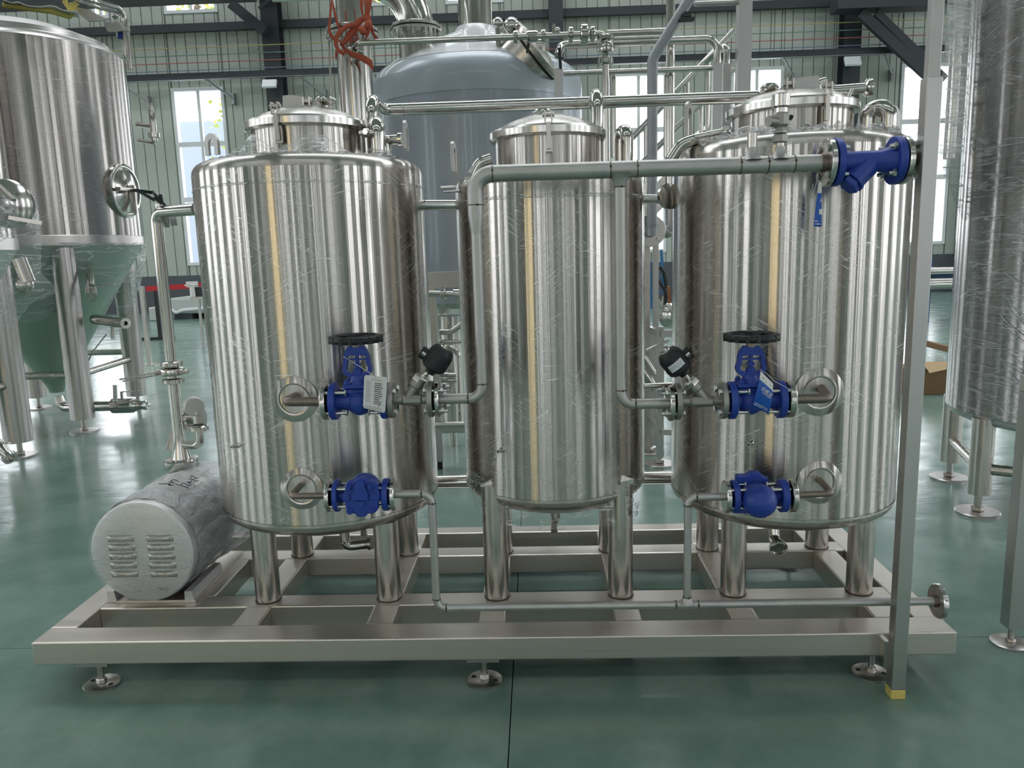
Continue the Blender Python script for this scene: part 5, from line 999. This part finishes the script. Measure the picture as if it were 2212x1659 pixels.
# transfer pipe with valves
tp = thing('transfer_pipe', 'thin polished pipe with clamp valves crossing in front of the kettle', 'pipe', P(1000, 92, 5.9)); a, b = P(780, 93, 5.9), P(1306, 72, 5.9); zt_ = (a.z + b.z) / 2
MB().tube([P(770, 100, 6.05), (px(774, 92, 5.9), 5.9, zt_), (px(1308, 70, 5.9), 5.9, zt_), (px(1308, 70, 5.9), 5.9, zt_ - .15)], .0215, 16, .05).build('pipe_run', K['pipe'], tp)
for i, (x, r, h) in enumerate(((1114, .04, .03), (1150, .036, .08), (1174, .04, .03), (1233, .052, .03), (1262, .068, .05), (1280, .05, .03))): nut(MB(), (px(x, 85, 5.9), 5.9, zt_), (1, 0, 0), r, h).build('union_nut', K['pipe'], tp)
MB().lathe((px(770, 100, 6.08), 6.06, zt_ - .02), (0, -1, 0), [(.06, 0), (.06, .03), (.03, .06), (.022, .06)], 24).build('wall_union', K['pipe'], tp)
xv = px(1308, 100, 5.9)
for y, r, h in ((82, .058, .03), (105, .06, .06), (132, .052, .04)): nut(MB(), (xv, 5.9, pz(1308, y, 5.9)), (0, 0, 1), r, h).build('union_nut', K['pipe'], tp)
MB().cyl((xv, 5.9, pz(1308, 170, 5.9)), (xv, 5.9, zt_ - .05), .024).cyl((xv, 5.9, pz(1312, 350, 5.9)), (xv, 5.9, pz(1308, 168, 5.9)), .029).lathe((xv, 5.9, pz(1308, 122, 5.9)), (0, 0, 1), [(.025, 0), (.045, .04), (.055, .045), (.055, .07), (.02, .08)], 24).build('drop_pipe', K['pipe'], tp)
MB().bar(P(1142, 93, 5.85), P(1139, 114, 5.85), .03, .02).bar(P(1208, 104, 5.85), P(1211, 148, 5.85), .035, .02).build('lever', K['black'], tp)
MB().cyl(P(1196, 52, 5.9), P(1196, 78, 5.9), .012).ball(P(1204, 65, 5.9), .022, 12).build('bleed_cock', K['pipe'], tp)
up = thing('pipe_pair', 'pair of polished pipes running from the valves towards the stairs', 'pipe', P(1450, 82, 6.4)); z1_ = pz(1400, 69, 6.4); z2_ = pz(1430, 88, 6.4)
MB().tube([(px(1312, 75, 6.4), 6.4, z1_), (px(1445, 68, 6.4), 6.4, z1_)], .026, 16).build('pipe_run', K['pipe'], up); xb_ = px(1550, 100, 6.4)
MB().tube([P(1205, 120, 6.3), P(1212, 98, 6.4), (px(1230, 92, 6.4), 6.4, z2_), (xb_, 6.4, z2_), (xb_, 6.4, pz(1552, 140, 6.4))], .029, 16, .12).build('pipe_run', K['pipe'], up)
x2_ = px(1570, 100, 6.5); MB().tube([(x2_ - .12, 6.7, z2_ - .1), (x2_, 6.5, z2_ + .0), (x2_, 6.5, pz(1572, 140, 6.5))], .026, 16, .09).build('pipe_run', K['pipe'], up)
# work platform: posts, handrails, stairs
pf = thing('work_platform', 'stainless platform frame with square posts and handrails behind the middle tank', 'platform', P(1380, 400, 6.6))
def post(x0, x1, y0, Y, nm='post', m_='tube_sq'): a, b = px(x0, y0 + 40, Y), px(x1, y0 + 40, Y); MB().bx(a, b, Y, Y + (b - a), .02, pz((x0 + x1) / 2, y0, Y)).build(nm, K[m_], pf, .003)
post(1198, 1216, 147, 6.3); post(1541, 1560, 135, 6.35); post(1562, 1580, 137, 6.45); post(1597, 1626, -30, 6.2)
MB().bx(px(1208, 90, 6.28), px(1212, 90, 6.28), 6.27, 6.29, pz(1208, 148, 6.28), pz(1208, 96, 6.28)).build('post_spike', K['leg'], pf)
for x, y0, y1 in ((1440, -10, 420), (1317, 160, 340), (1432, 155, 340)): MB().cyl((px(x + 8, 120, 6.6), 6.6, pz(x, y1, 6.6)), (px(x + 8, 120, 6.6), 6.6, pz(x, y0, 6.6)), .036 if x == 1440 else .022, n=20).build('upright', K['pipe'], pf)
zr_ = pz(1380, 153, 6.5); MB().cyl((px(1217, 155, 6.5), 6.5, zr_), (px(1541, 148, 6.5), 6.5, zr_), .022, n=16).build('handrail', K['pipe'], pf)
zr_ = pz(1570, 6, 6.3); MB().cyl((px(1500, 8, 6.3), 6.3, zr_), (px(1598, 4, 6.3), 6.3, zr_), .02, n=16).build('handrail', K['dull'], pf)
MB().bx(px(1215, 590, 6.6), px(1600, 590, 6.6), 6.5, 6.55, pz(1400, 420, 6.5) - .1, pz(1400, 420, 6.5)).build('deck_edge', K['leg'], pf)
ss = thing('stairs', 'polished stair rails rising to the right behind the third tank', 'stairs', P(1500, 300, 7.4))
for (a, b) in (((1340, 325), (1585, 66)), ((1340, 400), (1585, 150))): MB().cyl(P(*a, 7.4), P(*b, 7.4), .026, n=16).build('stair_rail', K['pipe'], ss)
for x, y in ((1395, 268), (1440, 222), (1485, 178), (1515, 230), (1530, 135)): MB().cyl((px(x, y, 7.4), 7.4, pz(x, y + 170, 7.4)), (px(x, y, 7.4), 7.4, pz(x, y, 7.4)), .019, n=14).build('baluster', K['pipe'], ss)
MB().bar(P(1330, 520, 7.4), P(1590, 250, 7.4), .05, .2).build('stringer', K['leg'], ss)
for k in range(6): p = P(1360 + k * 40, 480 - k * 42, 7.4); MB().bx(p.x - .13, p.x + .13, 7.42, 8.1, p.z - .02, p.z + .015).build('tread', K['leg'], ss)
MB().bx(px(1335, 500, 7.4), px(1335, 500, 7.4) + .06, 7.38, 7.44, 0, pz(1335, 500, 7.4)).build('stair_leg', K['leg'], ss); MB().bx(px(1590, 300, 7.4), px(1590, 300, 7.4) + .06, 7.38, 7.44, 0, pz(1590, 250, 7.4)).build('stair_leg', K['leg'], ss)
# galvanised bent pipe with a flange
gp = thing('bent_pipe', 'matt grey galvanised pipe slanting up right with a bolted flange below', 'pipe', P(1410, 300, 5.6)); xg_ = px(1409, 300, 5.6)
MB().tube([(xg_, 5.6, pz(1410, 510, 5.6)), (xg_, 5.6, pz(1408, 128, 5.6)), P(1500, -20, 5.6)], .036, 20, .10).build('pipe_run', K['galv'], gp); c_ = (xg_, 5.58, pz(1413, 498, 5.6))
MB().tube([(xg_, 5.6, pz(1410, 470, 5.6)), (xg_, 5.6, pz(1413, 498, 5.6)), (xg_, 5.72, pz(1413, 500, 5.6))], .04, 20, .05).build('elbow', K['galv'], gp); q = MB(); disc(q, (xg_, 5.72, pz(1413, 498, 5.6)), (0, -1, 0), -.012, .012, .115, .0); q.build('flange', K['flange'], gp)
bolts(gp, circle4((xg_, 5.72, pz(1413, 498, 5.6)), (0, -1, 0), .085), (0, 1, 0), .05, -.014, .011)
p = P(1484, 32, 5.55); MB().box(p, (.05, .05, .03)).box(p + V((0, 0, -.03)), (.09, .05, .02)).build('pipe_clamp', K['dark'], gp); MB().cyl((xg_, 5.74, pz(1413, 498, 5.6)), (xg_, 5.95, pz(1413, 498, 5.6)), .04).build('outlet', K['galv'], gp); MB().bx(xg_ - .03, xg_ + .03, 5.9, 5.96, 0, pz(1413, 505, 5.6)).build('pipe_prop', K['leg'], gp)
# between first and middle tanks: frame with pipes and a union
fr = thing('pump_stand', 'square tube frame with pipes seen between the first and middle tanks', 'frame', P(957, 1010, 5.6)); Yf = 5.6; xf0 = px(938, 800, Yf)
MB().bx(xf0 - .02, xf0 + .035, Yf, Yf + .055, .06, pz(937, 588, Yf)).build('post', K['tube_sq'], fr, .003); MB().cyl((xf0 + .008, Yf + .02, 0), (xf0 + .008, Yf + .02, .06), .02).build('foot', K['rubber'], fr)
MB().bx(xf0 + .035, xf0 + 1.4, Yf, Yf + .055, pz(960, 622, Yf), pz(960, 587, Yf)).build('rail', K['tube_sq'], fr, .003); MB().bx(xf0 + .035, xf0 + 1.4, Yf, Yf + .055, pz(970, 936, Yf), pz(970, 921, Yf)).build('rail', K['tube_sq'], fr, .003)
MB().cyl((xf0, Yf - .05, pz(970, 914, Yf)), (xf0 + 1.4, Yf - .05, pz(970, 914, Yf)), .022).build('rail_pipe', K['pipe'], fr); MB().bx(xf0 + 1.36, xf0 + 1.41, Yf, Yf + .05, 0, pz(960, 600, Yf)).build('post', K['tube_sq'], fr)
a = P(925, 634, 5.3); m = MB().cyl(a, P(1000, 636, 5.3), .022); nut(m, P(958, 635, 5.3), (1, 0, 0), .045, .03); m.cyl(P(980, 636, 5.3), P(1005, 636, 5.3), .04).build('union_pipe', K['pipe'], fr)
MB().tube([P(950, 717, 5.9), P(975, 717, 5.9), P(1000, 698, 5.9)], .022, 14, .08).build('pipe_bend', K['pipe'], fr); MB().cyl(P(950, 738, 5.9), P(1005, 738, 5.9), .016).build('pipe_run', K['pipe'], fr); MB().tube([P(950, 750, 5.8), P(990, 752, 5.8), P(993, 910, 5.8)], .022, 14, .1).build('pipe_bend', K['pipe'], fr)
for y in (810, 822): MB().cyl(P(945, y, 5.9), P(990, y, 5.9), .018).build('pipe_run', K['pipe'], fr)
MB().cyl((px(972, 760, 6.3), 6.3, .2), (px(972, 760, 6.3), 6.3, pz(972, 682, 6.3)), .1, n=32).cyl((px(972, 760, 6.3), 6.3, 0), (px(972, 760, 6.3), 6.3, .2), .03).build('pump_body', K['pipe'], fr)
# between middle and third tanks: valves on a stand
vs = thing('valve_stand', 'square tube stand with butterfly valves seen between the middle and third tanks', 'stand', P(1402, 975, 5.9))
for x, y, Y in ((1407, 720, 5.95), (1429, 720, 5.6)):
    X_ = G(x - 4, 975 if Y > 5.8 else 1003).x; MB().bx(X_ - .026, X_ + .026, Y, Y + .05, .06, pz(x, 706, Y)).build('post', K['tube_sq'], vs, .003); foot(vs, X_, Y + .025, .11, .07)
a, b = P(1407, 712, 5.95), P(1429, 722, 5.6); MB().bar(a, b, .05, .05).bar(P(1405, 905, 5.95), P(1428, 930, 5.6), .04, .04).bar(P(1427, 720, 5.6), P(1480, 720, 5.6), .05, .05).bar(P(1427, 933, 5.6), P(1480, 933, 5.6), .04, .04).build('rail', K['tube_sq'], vs)
MB().bx(px(1411, 600, 6.1), px(1423, 600, 6.1), 6.1, 6.14, .02, pz(1417, 512, 6.1)).build('post', K['tube_sq'], vs)
p = P(1448, 682, 5.5); MB().lathe(p, (.55, -.8, 0), [(0, -.05), (.04, -.05), (.05, -.03), (.085, -.025), (.088, .0), (.06, .02), (.03, .03), (0, .035)], 36).build('butterfly_disc', K['pipe'], vs); MB().bar(P(1418, 640, 5.5), P(1430, 662, 5.5), .03, .015).bar(P(1430, 662, 5.5), P(1432, 640, 5.5), .012, .012).build('lever', K['leg'], vs); MB().bar(P(1397, 757, 5.3), P(1445, 735, 5.3), .03, .016).build('lever', K['leg'], vs)
ov = thing('butterfly_valve', 'polished butterfly valve on a short pipe high between the middle and third tanks', 'valve', P(1440, 428, 3.3)); a = P(1388, 430, 3.3); MB().cyl(a, P(1440, 430, 3.3), .019).build('pipe_run', K['pipe'], ov); p = P(1445, 424, 3.3); MB().lathe(p, (.5, -.8, .1), [(0, -.03), (.03, -.02), (.052, -.012), (.053, .004), (.03, .012), (0, .014)], 32).build('butterfly_disc', K['pipe'], ov)
tag(MB().cyl(P(1384, 835, 3.5), P(1452, 832, 3.5), .0135).build('tie_pipe', K['pipe']), 'thin polished pipe joining the middle and third tanks at valve height', 'pipe'); MB().cyl(P(1388, 800, 5.9), P(1416, 840, 5.9), .03).cyl(P(1390, 770, 5.9), P(1416, 810, 5.9), .022).build('slanted_pipe', K['pipe'], vs); MB().cyl(P(1452, 440, 6.0), P(1452, 500, 6.0), .05).ball(P(1440, 500, 6.0), .05).build('valve_body', K['dull'], vs)
lad = thing('step_ladder', 'blue folding ladder against the back wall seen past the middle tank', 'ladder', G(1415, 655))
for a, b in (((1400, 540), (1408, 666)), ((1428, 540), (1438, 666)), ((1396, 545), (1391, 666))): MB().bar(P(*a, 20.5), P(*b, 20.5), .12, .06).build('stile', K['stile'], lad)
for y in (570, 600, 630): MB().bar(P(1400, y, 20.5), P(1430, y, 20.5), .06, .05).build('rung', K['stile'], lad)
hs = tag(MB().tube([P(1425, 575, 20.2), P(1435, 590, 20.2), P(1440, 620, 20.2), P(1436, 664, 20.2)], .05, 8).tube([P(1422, 605, 20.1), P(1432, 620, 20.1), P(1450, 650, 20.1)], .04, 8).build('hose_loop', K['rubber']), 'black hose hanging beside the blue ladder', 'hose')
tag(MB().bar(P(1444, 618, 5.6), P(1447, 660, 5.6), .022, .022).build('copper_bar', K['copper']), 'short copper coloured bar beside the third tank', 'bar')
# ================================================================ far left and far right bits
tb = thing('work_table', 'small steel table with a dark box on it left of the first tank', 'table', G(428, 752)); Yt_ = 13.9
MB().bx(px(410, 640, Yt_), px(410, 640, Yt_) + .9, Yt_, Yt_ + .6, pz(428, 641, Yt_) - .04, pz(428, 641, Yt_)).build('table_top', K['leg'], tb); zt_ = pz(428, 641, Yt_)
for dx, dy in ((.13, 0), (.85, 0), (.13, .55), (.85, .55)): MB().bx(px(410, 640, Yt_) + dx, px(410, 640, Yt_) + dx + .04, Yt_ + dy, Yt_ + dy + .04, 0, zt_ - .04).build('leg', K['dull'], tb)
MB().bx(px(410, 640, Yt_) + .17, px(410, 640, Yt_) + .85, Yt_, Yt_ + .04, .38, .42).build('brace', K['dull'], tb); MB().bx(px(410, 640, Yt_) + .14, px(410, 640, Yt_) + .19, Yt_ + .3, Yt_ + .34, zt_, 2.2).build('upright', K['dull'], tb)
bxx = tag(MB().bx(px(419, 630, 14.1), px(441, 630, 14.1), 14.1, 14.4, zt_, pz(428, 620, 14.1)).build('tool_box', K['dark'], bevel=.01), 'dark box on the small steel table', 'box'); vi = P(409, 608, 14.0)
vv = thing('bench_vice', 'small pale vice on the steel table beside the dark box', 'vice', (vi.x, 14.1, zt_)); MB().cyl((vi.x, 14.1, zt_), (vi.x, 14.1, zt_ + .18), .05).box((vi.x, 14.1, zt_ + .22), (.18, .1, .1)).build('vice_body', K['cover'], vv); MB().cyl((vi.x - .12, 14.06, zt_ + .2), (vi.x + .12, 14.06, zt_ + .2), .015).build('vice_bar', K['leg'], vv)
bt = thing('barrier', 'black belt barrier with red tape in front of the grey wainscot', 'barrier', G(350, 728, 0)); Yb0 = 15.6; xk = px(345, 728, Yb0)
MB().bx(xk - .03, xk + .03, Yb0, Yb0 + .06, .03, pz(345, 618, Yb0)).build('barrier_post', K['black'], bt); MB().bx(xk - .45, xk + .28, Yb0 - .03, Yb0 + .09, 0, .06).build('barrier_base', K['black'], bt)
a, b = P(315, 624, Yb0), P(440, 616, Yb0); MB().prism([a + V((0, -.01, .05)), a + V((0, -.01, -.05)), b + V((0, -.01, -.05)), b + V((0, -.01, .05))], (0, .004, 0)).build('tape', K['red'], bt, label='red barrier tape')
b2 = thing('post_rail', 'brown steel upright left of the red barrier tape', 'post', G(335, 820)); p = G(322, 790, 0); MB().bx(p.x - .03, p.x + .03, p.y, p.y + .06, 0, pz(315, 618, p.y)).build('upright', K['leg'], b2); MB().bx(p.x - .08, p.x + .12, p.y - .05, p.y + .12, 0, .02).build('base_plate', K['leg'], b2)
ty = thing('wrapped_pallet', 'low pale film-covered load on dark blocks before the back wall', 'pallet', G(410, 686)); Yy = 21.0
MB().bx(px(358, 650, Yy), px(358, 650, Yy) + 3.6, Yy, Yy + 1.4, pz(400, 678, Yy), pz(400, 644, Yy)).build('load', K['tray'], ty, .04); MB().tube([P(360, 668, Yy - .04), P(372, 670, Yy - .04), P(381, 676, Yy - .04), P(395, 670, Yy - .04), P(440, 666, Yy - .04)], .05, 8).build('film_edge', K['white'], ty)
for dx in (.2, 1.5, 2.8): MB().bx(px(358, 650, Yy) + dx, px(358, 650, Yy) + dx + .5, Yy, Yy + 1.3, 0, pz(400, 678, Yy)).build('block', K['dark'], ty)
tag(MB().bx(px(322, 685, 20.6), px(337, 685, 20.6), 20.6, 21.2, 0, pz(330, 664, 20.6)).build('white_crate', K['tray'], bevel=.03), 'small pale crate on the floor left of the film-covered load', 'crate')
cb = thing('cardboard_box', 'open brown carton on the floor behind the square post', 'box', (4.11, 8.05, 0)); xa_ = px(1994, 800, 8.05); zb_ = pz(2010, 797, 8.05)
MB().bx(xa_ - .15, xa_ + .25, 8.05, 8.45, 0, zb_).build('carton', K['card'], cb, .004); MB().prism([P(1992, 781, 8.1), P(2046, 781, 8.1), P(2044, 798, 8.0), P(2008, 806, 7.95)], (0, .006, 0)).build('flap', K['card_in'], cb, label='pale inside of the carton flap'); MB().ball(P(2030, 776, 8.3), .06, 14).build('plastic_bag', K['film_thick'], cb)
rk = thing('pipe_rack', 'blue rack with steel pipes beyond the square post', 'rack', P(2025, 600, 15)); Yr = 15.0; x0_, x1_ = px(1995, 600, Yr), px(1995, 600, Yr) + 2.4
for y, r in ((585, .07), (606, .05), (614, .09)): MB().cyl((x0_, Yr, pz(2020, y, Yr)), (x1_, Yr, pz(2020, y, Yr)), r, n=16).build('steel_pipe', K['pipe'], rk)
MB().bx(x0_, x1_, Yr + .1, Yr + .5, pz(2020, 602, Yr), pz(2020, 592, Yr)).build('shelf', K['stile'], rk)
for x in (x0_ + .1, x1_ - .2): MB().bx(x, x + .1, Yr + .1, Yr + .5, 0, pz(2020, 560, Yr)).build('leg', K['stile'], rk)
ab = thing('angle_bar', 'brown square bar lying on trestles behind the square post', 'bar', P(2020, 748, 10)); a, b = P(1985, 738, 10.0), P(2060, 757, 9.6); MB().bar(a, b, .06, .07).build('bar_length', K['card'], ab)
for q in (a, b): MB().bx(q.x - .04, q.x + .04, q.y - .04, q.y + .04, 0, q.z - .03).build('trestle_leg', K['dark'], ab)
# trees outside
for i, (xp, yp, Y) in enumerate(((430, 10, 30.5), (215, 30, 30.5), (810, 0, 31), (1020, -5, 35), (485, 290, 29.0))):
    c_ = P(xp, yp, Y); t_ = thing('tree', ('leafy tree outside the high window above the tall left window', 'leafy tree outside the high window behind the left tank', 'leafy tree outside the high window by the elbow duct', 'leafy tree outside the high window by the kettle chimney', 'slim yellow-green sapling outside the tall left window')[i], 'tree', (c_.x, Y, -.25), 'trees outside the windows'); rnd = random.Random(i); big = i < 4
    dx_ = -2.2 if big and i != 1 else 0; MB().tube([(c_.x + dx_, Y, -.25), (c_.x + dx_, Y, c_.z * .8), (c_.x, Y, c_.z)], .10 if big else .012, 10).build('trunk', K['bark'], t_); lf = MB()
    for k in range(520 if big else 40):
        a = rnd.uniform(0, 2 * pi); rr = rnd.random() ** .5 * (1.7 if big else .5); z = c_.z + rnd.uniform(-1.2, 1.6) * (1 if big else .9); s = rnd.uniform(.07, .16); n_ = V((rnd.uniform(-1, 1), rnd.uniform(-1, 1), rnd.uniform(-.4, 1))).normalized(); X, Y_, A = frame(n_); q = V((c_.x + rr * cos(a), Y + rr * sin(a), z)); lf.add([q - X * s, q + Y_ * s * .6, q + X * s, q - Y_ * s * .6], [(0, 1, 2, 3)])
    o = lf.build('foliage', K['leaf'], t_); o['kind'] = 'stuff'
